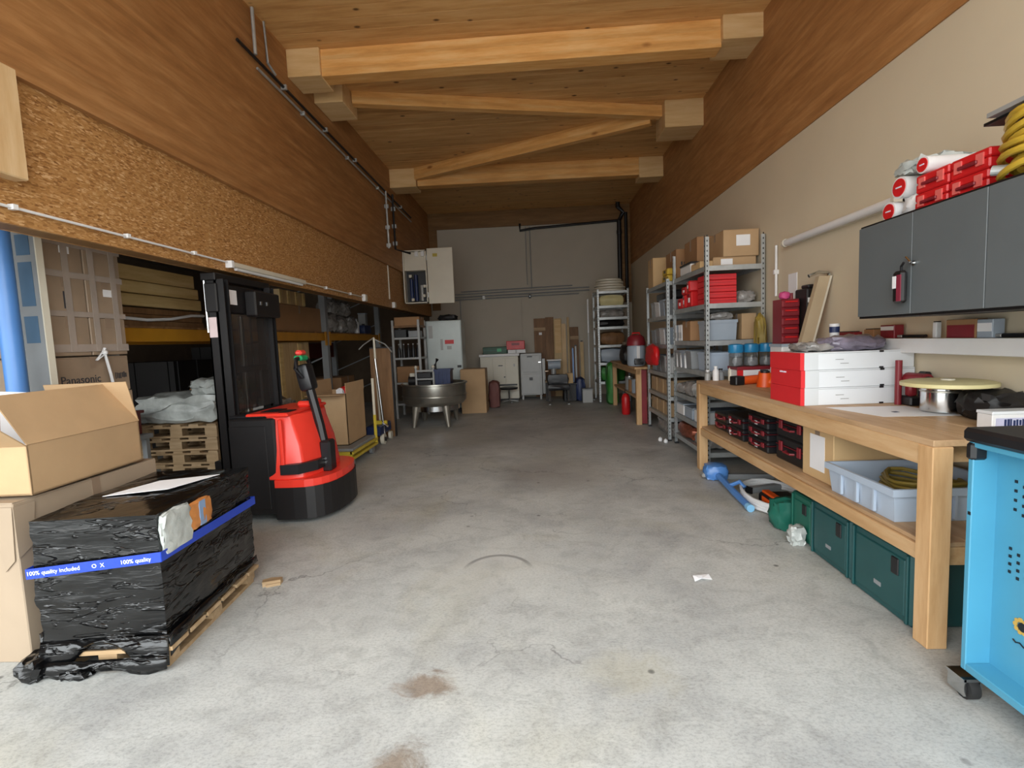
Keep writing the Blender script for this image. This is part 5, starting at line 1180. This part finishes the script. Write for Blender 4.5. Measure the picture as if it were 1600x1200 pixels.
for k, (y, h, z) in enumerate(((5.80, .17, 0), (5.98, .15, 0), (6.16, .12, 0), (5.82, .12, .172), (6.0, .09, .152))):
    t = thing('red_plastic_case', '%s red plastic case further back on the red shelf level' % ('nearest lower', 'middle lower', 'farthest lower', 'nearer upper', 'farther upper')[k], 'case', (1.88, y, 1.69+E0+z), .1*(-1)**k, 'red cases further back on the rack'); bx('body', REDP, -.13, .13, -.07, .07, 0, h, t, bev=.012); bx('white_tag', PAPER, -.133, -.13, -.02, .02, h*.3, h*.6, t); bx('grip', REDD, -.137, -.13, -.03, .03, h*.7, h*.85, t)
bag('clear_parts_bag', 'clear bag of small metal parts on the shelf right of the red boxes', 'bag', 2.22, 5.48, 1.69+E0, .18, .22, .12, BAGG, 71)
t = tub('grey plastic bin on the third rack shelf under the red boxes', (1.96, 5.50, 1.31+E0), (.30, .30, .21), GREYP, ribs=0, rim=.006)
bag('clear_parts_bag', 'bag of metal parts on top of the grey bin', 'bag', 1.98, 5.52, 1.522, .24, .22, .08, BAGG, 72)
carton('small brown box beside the grey bin on the third rack shelf', (2.24, 5.50, 1.31+E0), (.15, .26, .27), 0, CARD); 
bag('cable_bundle', 'dark wire bundle leaning at the rack front near the wall', 'cable', 2.25, 5.13, .914, .09, .09, .62, YHOSED, 73)
carton('brown box behind the grey bin on the third rack shelf', (1.92, 5.9, 1.31+E0), (.34, .3, .22), 0, CARD2)
for k in range(4):
    t = thing('white_binder', '%s white slim box in the row on the third rack shelf' % ('nearest', 'second', 'third', 'farthest')[k], 'box', (1.83, 6.12+k*.075, 1.31+E0), 0, 'slim white boxes on the rack'); bx('body', WPLAST if k != 2 else GREYP, -.08, .12, -.03, .03, 0, .19, t, bev=.004); bx('spine_strip', GREYM, -.082, -.08, -.02, .02, .03, .10, t)
def grey_bin(lb, x, y, z, sx, sy, sz, mt_=GREYP2, group=None):
    t = tub(lb, (x, y, z), (sx, sy, sz), mt_, rim=.006, lipz=.02, group=group); return t
grey_bin('pale grey bin near the post on the fourth rack shelf', 1.96, 5.50, .99+E0, .32, .3, .19, LGREYP)
names_ = ('nearest', 'second', 'third', 'farthest')
for k in range(3): grey_bin('%s grey bin of the row on the fourth rack shelf' % names_[k], 1.92, 5.84+k*.22, .99+E0, .34, .2, .2, GREYP2 if k != 1 else GREYP, 'grey bins on the nearer rack')
for k in range(3):
    t = thing('white_pipe_fitting', '%s white fitting standing in front of the grey bins' % names_[k], 'fitting', (1.77, 5.98+k*.16, .99+E0)); MB().cyl((0, 0, 0), (0, 0, .15), .022).build('body', WPLAST, t, smooth=True); MB().cyl((0, 0, .15), (0, 0, .17), .028).build('collar', GREYM, t)
for k, (y, mt_, h, lb) in enumerate(((5.52, WPLAST, .10, 'white sack'), (5.9, GREYP, .16, 'pale grey sack'), (6.24, GREYM, .12, 'grey sack'))):
    bag('film_sack', '%s on the rack shelf just under bench height' % lb, 'sack', 1.95, y, .67+E0, .38, .30, h, BAGW if k == 0 else BAGG, 80+k)
for k, (y, h, mt_, lb) in enumerate(((5.55, .14, WPLAST, 'nearest white'), (5.92, .12, GREYP, 'middle grey'), (6.26, .13, WPLAST, 'farthest white'))):
    t = thing('plastic_box', '%s plastic box on the second lowest rack shelf' % lb, 'box', (1.96, y, .40+E0)); bx('body', mt_, -.19, .19, -.15, .15, 0, h, t, bev=.01); bx('lid', GREYP, -.195, .195, -.155, .155, h, h+.015, t, bev=.004)
bag('copper_scrap', 'copper coloured scrap bundle on the lowest rack shelf', 'scrap', 1.95, 6.1, .14+E0, .36, .6, .17, M('copper_scrap', '#8a4a34', .4, .4, var=.4, scale=20), 90)
bag('grey_scrap', 'grey scrap bundle on the lowest rack shelf nearest the bench', 'scrap', 1.95, 5.55, .14+E0, .36, .35, .14, BAGG, 91)
# rack 2 contents
for lv, z in ((0, 1.64), (1, 1.26), (2, .88)):
    for k in range(4):
        grey_bin('%s bin on the %s shelf of the farther rack' % (names_[k], ('second', 'third', 'fourth')[lv]), 1.93, 6.76+k*.255, z+E0, .36, .22, .20+.02*((k+lv) % 2), (GREYP2, GREYP, WPLAST, GREYM)[(k+lv) % 4], 'bins on the farther rack')
t = thing('black_case_long', 'long black case lying on the bins of the second shelf of the farther rack', 'case', (1.95, 7.1, 1.868)); bx('body', BLACK, -.15, .15, -.4, .4, 0, .10, t, bev=.01); bx('handle', BLACK, -.165, -.15, -.06, .06, .04, .06, t)
for k in range(3): carton('%s brown box on the second lowest shelf of the farther rack' % names_[k], (1.95, 6.80+k*.36, .58+E0), (.4, .32, .2), 0, CARD)
for k in range(3): carton('%s brown box on the lowest shelf of the farther rack' % names_[k], (1.95, 6.80+k*.36, .30+E0), (.4, .32, .18), 0, CARD)
bag('grey_sack', 'grey sack on the floor under the farther rack', 'sack', 1.98, 7.1, .0, .4, .9, .2, BAGG, 92)
for k, (x, y) in enumerate(((1.66, 6.58), (1.70, 6.46))):
    t = thing('bottle_top', '%s small white cap lying on the floor at the rack foot' % ('farther', 'nearer')[k], 'plastic cap', (x-.06, y, 0)); MB().lathe([(.02, 0), (.028, .01), (.026, .04), (.014, .05)], n=12).build('body', WPLAST, t, smooth=True); MB().cyl((0, 0, .05), (0, 0, .06), .01).build('tip', GREYM, t)
# ---- far wooden bench
fb = thing('wooden_bench', 'narrow wooden bench beyond the racks on the right', 'workbench', (1.85, 9.05, 0))
bx('tabletop', W_BENCH, -.33, .42, -1.25, 1.22, .87, .905, fb, bev=.004); bx('front_rail', W_BENCH, -.30, -.24, -1.22, 1.19, .79, .87, fb)
for x in (-.30, .32):
    for y in (-1.22, 1.13): bx('leg', W_BENCHZ, x, x+.08, y, y+.08, 0, .87, fb, bev=.003)
bx('shelf_board', W_TOP, -.28, .38, -1.2, 1.2, .40, .43, fb)
bx('red_edge_board', REDD, -.22, -.14, -1.22, -1.19, .02, .86, fb)
vc = thing('workshop_vacuum', 'grey workshop vacuum with red top on the wooden bench', 'vacuum', (1.64, 8.25, .906))
MB().lathe([(.13, 0), (.145, .03), (.145, .30), (.13, .33)], n=24).build('tank', GREYP, vc, smooth=True); MB().lathe([(.15, .33), (.15, .38), (.13, .46), (.08, .50)], n=24).build('motor_head', REDD, vc, smooth=True)
bx('front_stripe', WPLAST, -.02, .03, -.15, -.135, .10, .32, vc); MB().lump(-.06, .08, -.17, -.12, .02, .12, .004, 4, 2, .4).build('hose_port', BLACK, vc, smooth=True); MB().tube([(-.06, 0, .49), (-.06, 0, .53), (.06, 0, .53), (.06, 0, .49)], .012, 6).build('handle', REDP, vc, smooth=True)
bag('black_bag', 'black bag slumped beside the vacuum on the wooden bench', 'bag', 1.66, 8.75, .906, .34, .42, .34, BLACKM, 95, .02, .6)
carton('grey-brown box behind the black bag on the wooden bench', (1.84, 9.4, .906), (.36, .5, .38), 0, CARDG)
bag('red_bag', 'bright red bag hanging at the front post of the farther rack', 'bag', 1.62, 7.03, .98, .10, .50, .27, REDP, 96, .012, .7)
fe = thing('fire_extinguisher', 'red fire extinguisher standing under the wooden bench', 'extinguisher', (1.58, 8.95, 0)); MB().lathe([(.06, 0), (.075, .02), (.075, .30), (.05, .36), (.02, .38)], n=18).build('cylinder', REDP, fe, smooth=True); MB().cyl((0, 0, .38), (0, 0, .44), .02).build('valve', BLACK, fe); MB().tube([(.0, 0, .42), (.09, -.03, .36), (.09, -.05, .1)], .012, 6).build('hose', BLACK, fe, smooth=True); MB().cyl((.0, -.02, .42), (.08, -.02, .44), .012).build('grip', GREYM, fe)
for k in range(4):
    t = thing('paint_tin', '%s tin on the shelf under the wooden bench' % names_[k], 'tin', (1.68, 8.2+k*.3, .431), 0, 'tins under the wooden bench'); MB().cyl((0, 0, 0), (0, 0, .2+.03*(k % 2)), .075, n=16).build('body', (REDD, GREYP, CARD2, GREYM)[k], t, smooth=True); MB().cyl((0, 0, .2+.03*(k % 2)), (0, 0, .215+.03*(k % 2)), .078, n=16).build('lid', STEEL, t)
t = thing('round_jug', 'small steel jug on the floor under the wooden bench', 'jug', (1.72, 8.15, 0)); MB().lathe([(.05, 0), (.065, .02), (.065, .12), (.04, .15)], n=16).build('body', STEEL, t, smooth=True); MB().tube([(.05, 0, .12), (.1, 0, .1), (.06, 0, .04)], .008, 6).build('handle', BLACK, t, smooth=True)
# ---- rack at the back wall
for k in range(5):
    t = thing('foam_slab', '%s white round slab piled on the back rack' % ('lowest', 'second lowest', 'middle', 'second highest', 'highest')[k], 'slab', (1.62+.02*(k % 2), 10.95, 2.342+k*.055), 0, 'white slabs on the back rack'); MB().lathe([(.34-.02*k, 0), (.35-.02*k, .01), (.35-.02*k, .04), (.33-.02*k, .05)], n=28).build('body', CREAM, t, smooth=True)
for k, (z, h, mt_, lb) in enumerate(((2.042, .22, PALEY, 'pale yellow crumpled bag'), (1.602, .14, BLACKM, 'dark bundle'), (1.802, .14, BAGG, 'grey film bag'), (1.222, .26, W_FOREST, 'brown wood bundle'), (.852, .28, GREYP, 'grey bundle'), (.452, .30, M('leaf_green_plastic', '#2f7a2c', .5, var=.2), 'green bag'))):
    bag('shelf_bundle', '%s on the rack against the back wall' % lb, 'bundle', 1.64, 10.95, z, .52, .5, h, mt_, 100+k)
bag('green_sack', 'green sack at the foot of the back rack', 'sack', 1.56, 10.40, .0, .22, .3, .85, M('leaf_green_plastic'), 107)
t = thing('vertical_lamp', 'vertical white lamp tube fixed left of the back rack', 'lamp', (1.19, 11.2, .9)); MB().cyl((0, 0, .6), (0, 0, 1.33), .022, n=12).build('tube', WPLAST, t, smooth=True); bx('pole', GREYM, -.012, .012, .02, .045, 0, 1.35, t); bx('foot', GREYM, -.1, .1, -.08, .12, -.9, -.88, t); bx('lower_pole', GREYM, -.012, .012, .02, .045, -.88, 0, t)

# ------------------------------------------------------------------ back of the hall
cn = thing('white_counter', 'white enamel counter cabinet with doors at the back wall', 'cabinet', (-.84, 11.75, 0))
bx('body', CREAM, -.44, .44, -.25, .28, .06, 1.04, cn, bev=.006); bx('top', WPLAST, -.46, .47, -.28, .3, 1.04, 1.10, cn, bev=.006); bx('plinth', BLACK, -.42, .42, -.2, .25, 0, .06, cn)
for x in (-.43, -.14, .15): bx('door', CREAM, x, x+.28, -.262, -.251, .10, 1.0, cn, bev=.003)
bx('handle', BLACK, -.02, .08, -.275, -.262, .82, .84, cn); bx('handle', GREYM, .33, .36, -.275, -.262, .8, .86, cn); bx('lock', BLACK, .10, .13, -.268, -.262, .55, .58, cn); bx('drawer_slot', BLACK, -.02, .4, -.266, -.262, .36, .40, cn)
t = thing('green_case_flat', 'long dark green case on the white counter at the back', 'case', (-.93, 11.7, 1.102)); bx('body', M('dull_green_case', '#1f4a34', .5), -.28, .28, -.15, .15, 0, .16, t, bev=.008); bx('lid_band', GREEN2, -.282, .282, -.152, .152, .08, .09, t); bx('latch', GREENB, .05, .15, -.158, -.15, .05, .12, t)
t = thing('red_case_small', 'red plastic crate on white foam on the counter at the back', 'case', (-.46, 11.7, 1.185)); bx('body', REDP, -.20, .22, -.15, .15, 0, .20, t, bev=.01); bx('grip', REDD, -.08, .1, -.158, -.15, .10, .15, t)
t = thing('white_foam_block', 'white foam slab beneath the red crate on the counter', 'foam', (-.44, 11.7, 1.102)); bx('body', WPLAST, -.19, .22, -.16, .16, 0, .08, t, bev=.004); bx('strap', GREYM, -.02, .02, -.162, .162, .0, .081, t)
gc = thing('grey_cabinet', 'grey metal cabinet on short legs right of the white counter', 'cabinet', (-.08, 11.9, 0))
bx('body', GREYM, -.28, .22, -.22, .25, .10, 1.08, gc, bev=.008); bx('side_box', GREYM, .225, .30, -.2, .2, .12, .95, gc, bev=.006); bx('door', GREYM, -.25, .18, -.235, -.221, .13, .60, gc, bev=.004); bx('drawer', GREYM, -.25, .18, -.235, -.221, .64, 1.03, gc, bev=.004)
bx('nameplate', BLACK, -.12, .0, -.24, -.235, .99, 1.02, gc); bx('lock_plate', BLACK, -.08, .0, -.24, -.235, .45, .52, gc); bx('handle', CHROME, .14, .20, -.25, -.235, .86, .88, gc)
for x in (-.24, .18):
    for y in (-.18, .2): bx('leg', GREYM, x-.02, x+.02, y-.02, y+.02, 0, .10, gc)
for k, (x0, x1, z1, mt_, lb) in enumerate(((-.02, .27, 1.9, W_FOREST, 'dark brown leaning board'), (.26, .47, 1.92, W_FOREST, 'brown leaning board beside the first'), (.44, .66, 1.88, W_PLY, 'pale leaning board with a batten'), (.64, .76, 1.75, W_POST, 'narrow yellow-brown leaning board'), (.78, .84, 1.9, W_PLY, 'thin upright lath'), (.84, 1.06, 1.66, W_FOREST, 'brown slatted board at the right end'))):
    t = thing('leaning_board', '%s at the back wall' % lb, 'board', ((x0+x1)/2, 12.18, 0)); hw = (x1-x0)/2-.006
    MB().box(-hw, hw, -.02, .02, 0, z1, rot=(-.03, 0, 0), piv=(0, 0, 0)).build('panel', mt_, t)
    if k in (0, 5): MB().box(-hw, hw, -.045, -.021, z1-.3, z1-.22, rot=(-.03, 0, 0), piv=(0, 0, 0)).build('batten', W_PAL, t)
    if k == 2: MB().box(-.06, .08, -.045, -.021, 1.05, z1-.03, rot=(-.03, 0, 0), piv=(0, 0, 0)).build('pale_batten', W_BLOCK, t)
    if k == 0: MB().box(-.02, .05, -.04, -.021, 1.5, 1.56, rot=(-.03, 0, 0), piv=(0, 0, 0)).build('paper_tag', PAPER, t)
mt = thing('bench_machine', 'pale grey motor machine on a dark stand before the leaning boards', 'machine', (.40, 11.45, .0))
bx('stand_top', W_PAL, -.2, .26, -.2, .2, .42, .45, mt)
for x in (-.17, .22): bx('stand_leg', BLACKM, x-.02, x+.02, -.16, .16, 0, .42, mt)
MB().cyl((-.12, 0, .80), (.16, 0, .80), .10, n=18).build('motor', GREYP, mt, smooth=True); MB().cyl((0, 0, .45), (0, 0, .72), .06).build('column', GREYM, mt, smooth=True); bx('motor_plate', WPLAST, -.15, .18, -.1, .1, .90, .93, mt, bev=.005); MB().cyl((-.2, 0, .66), (-.12, 0, .66), .03).build('crank', CHROME, mt)
carton('small tan carton on the dark stand in front of the boards', (.74, 11.2, .40), (.15, .2, .22), 0, CARDL)
t = thing('dark_stool_box', 'dark box under the small tan carton at the back', 'box', (.74, 11.2, 0)); bx('body', BLACKM, -.14, .14, -.14, .14, 0, .38, t, bev=.01); bx('lid', BLACK, -.15, .15, -.15, .15, .38, .398, t)
ch = thing('black_chair', 'black padded chair with steel feet at the back of the hall', 'chair', (.47, 10.75, 0))
MB().lump(-.23, .23, -.2, .22, .30, .42, .006, 5, 4, .25).build('seat', BLACK, ch, smooth=True); MB().lump(-.22, .22, .15, .24, .40, .62, .006, 5, 5, .3).build('backrest', BLACK, ch, smooth=True)
for x in (-.2, .2):
    MB().tube([(x, -.18, .02), (x, -.18, .30)], .012, 6).build('leg', CHROME, ch); MB().tube([(x, .2, .02), (x, .2, .42)], .012, 6).build('leg', CHROME, ch)
    bx('foot', GREYM, x-.02, x+.02, -.2, -.16, 0, .02, ch); bx('side_guard', BLACK, x-.02, x+.02, -.18, .2, .08, .30, ch)
st = thing('small_stool', 'low swivel stool with dark seat in front of the white counter', 'stool', (-.62, 11.2, 0)); MB().lathe([(.12, .30), (.19, .31), (.20, .345), (.15, .36)], n=20).build('seat', BLACK, st, smooth=True); MB().cyl((0, 0, .04), (0, 0, .30), .02).build('column', CHROME, st)
for k in range(5):
    a = k*2*PI/5; MB().cyl((0, 0, .06), (math.cos(a)*.2, math.sin(a)*.2, .03), .014).build('leg', GREYM, st)
bag('reddish_bag', 'dull pinkish-red bag beside the tall carton at the back left', 'bag', -.99+.1, 10.5, .0, .22, .3, .55, M('dull_pink_red', '#6f4540', .7), 120)
t = thing('floor_lamp_part', 'grey tin box on the floor left of the back rack', 'box', (1.10, 10.85, 0)); bx('body', GREYM, -.12, .1, -.12, .12, 0, .28, t, bev=.006); bx('lid', GREYP2, -.125, .105, -.125, .125, .28, .30, t)
bag('blue_bag', 'dark blue bag on the floor left of the grey tin box', 'bag', .97, 11.2, .0, .2, .3, .5, BLUED, 121)
for k, (x, mt_, h, lb) in enumerate(((.90, BLUE, 1.15, 'thin blue pole'), (.97, GREYM, 1.2, 'thin grey pole'), (1.12, W_PLY, 1.3, 'pale board strip'))):
    t = thing('leaning_pole', '%s leaning at the back wall left of the rack' % lb, 'pole', (x, 12.05, 0)); MB().box(-.02-.02*(k == 2), .02+.02*(k == 2), -.015, .015, 0, h, rot=(-.08, 0, 0), piv=(0, 0, 0)).build('shaft', mt_, t); MB().box(-.025, .025, -.02, .02, h, h+.03, rot=(-.08, 0, 0), piv=(0, 0, 0)).build('tip', BLACK, t)
# scraps on the floor
t = thing('paper_scrap', 'small torn white paper scrap on the floor in mid hall', 'paper', (.90, 2.80, 0), .2)
MB().quad([(-.055, -.03, .001), (-.01, -.025, .012), (.05, -.03, .001), (.058, .02, .008), (.0, .03, .001), (-.04, .022, .010)], .002, (0, 0, 1)).build('piece', PAPER, t); MB().quad([(-.03, -.035, .016), (.0, -.02, .022), (-.02, .01, .016)], .0015, (0, 0, 1)).build('curl', PAPER, t)
t = pipe('thin white vertical tube on the right wall beside the rack', 'wall_tube', WPLAST, [(XR-.02, 5.0, 2.2), (XR-.02, 5.0, 1.72)], .012, clips=[(XR-.02, 5.0, 1.95)])

# ------------------------------------------------------------------ sub-parts: pieces that sit on a part belong to that part
SUB = {'wall_cabinet': {'door_lock': 'door', 'key': 'door', 'key_ring': 'door'}, 'open_wall_cabinet': {'hinge': 'door', 'rating_label': 'door', 'filter_cartridge': 'inner_dark_plate', 'fitting': 'inner_dark_plate', 'relay': 'upper_cover'},
       'silver_cabinet': {'red_sticker': 'door', 'grey_sticker': 'door', 'white_sticker': 'door', 'handle': 'door', 'vent': 'door'},
       'white_counter': {'handle': 'door', 'lock': 'door', 'drawer_slot': 'door'}, 'grey_cabinet': {'nameplate': 'drawer', 'handle': 'drawer', 'lock_plate': 'door'},
       'red_drawer_tower': {'drawer_lip': 'drawer'}, 'wrapped_pallet': {'tape_print': 'blue_tape', 'blue_strip': 'torn_patch', 'film_tail': 'film_skirt'},
       'electric_stacker': {'bolt': 'tiller_bracket', 'horn_button': 'tiller_head', 'belly_switch': 'tiller_head', 'handle_loop': 'tiller_head', 'tray': 'hood_flange', 'switch': 'key_block', 'hood_rib': 'hood', 'bumper_band': 'hood', 'chrome_button': 'control_box', 'white_label': 'mast_crosshead', 'warning_sticker': 'mast_channel', 'roller_clip': 'mast_channel', 'battery_lid': 'battery_box', 'side_panel': 'battery_box'},
       'tool_cart': {'castor_hub': 'castor_wheel', 'castor_fork': 'castor_wheel', 'perforation_slots': 'side_panel', 'emblem': 'side_panel', 'emblem_centre': 'side_panel', 'script_stroke': 'side_panel', 'latch_mark': 'frame_stile', 'corner_guard': 'worktop'},
       'storage_jar_box': {'jar_lid': 'jar', 'jar_contents': 'jar'}, 'shelving_rack': {'foot': 'post', 'shelf_board': 'shelf_frame'}, 'tool_case': {'handle': 'body', 'white_label': 'body', 'seal': 'lid'},
       'green_case': {'latch': 'raised_panel', 'logo_plate': 'raised_panel', 'rib': 'body'}, 'flat_box': {'print': 'red_end', 'print_mark': 'body', 'lid_seam': 'body', 'finger_tab': 'body'},
       'cordless_drill': {'white_label': 'battery', 'chuck': 'motor_body'}, 'yellow_platform_cart': {'castor_plate': 'castor_wheel', 'handle_socket': 'side_rail'}, 'workshop_vacuum': {'handle': 'motor_head', 'front_stripe': 'tank', 'hose_port': 'tank'},
       'red_case': {'latch': 'lid', 'handle': 'body'}, 'tape_roll_pack': {'disc_print': 'red_end_disc'}, 'lift_trolley': {'hub': 'wheel'}, 'timber': {'end_grain': 'body'}, 'pallet_rack': {'connector': 'beam', 'brace': 'upright'},
       'red_plastic_case': {'white_tag': 'body', 'grip': 'body'}, 'steel_pot': {'band': 'body'}, 'workbench': {}}
def _ctr(o):
    b = [Vector(c) for c in o.bound_box]; return sum(b, Vector())/8 + o.location
for o in list(C.objects):
    if o.parent or o.type != 'EMPTY': continue
    mp_ = SUB.get(o.name.split('.')[0]); kids = list(o.children)
    if not mp_: continue
    for k in kids:
        tgt = mp_.get(k.name.split('.')[0])
        if not tgt: continue
        cs = [q for q in kids if q.name.split('.')[0] == tgt and q.location.length < 1e-6]
        if cs: k.parent = min(cs, key=lambda q: (_ctr(q)-_ctr(k)).length)
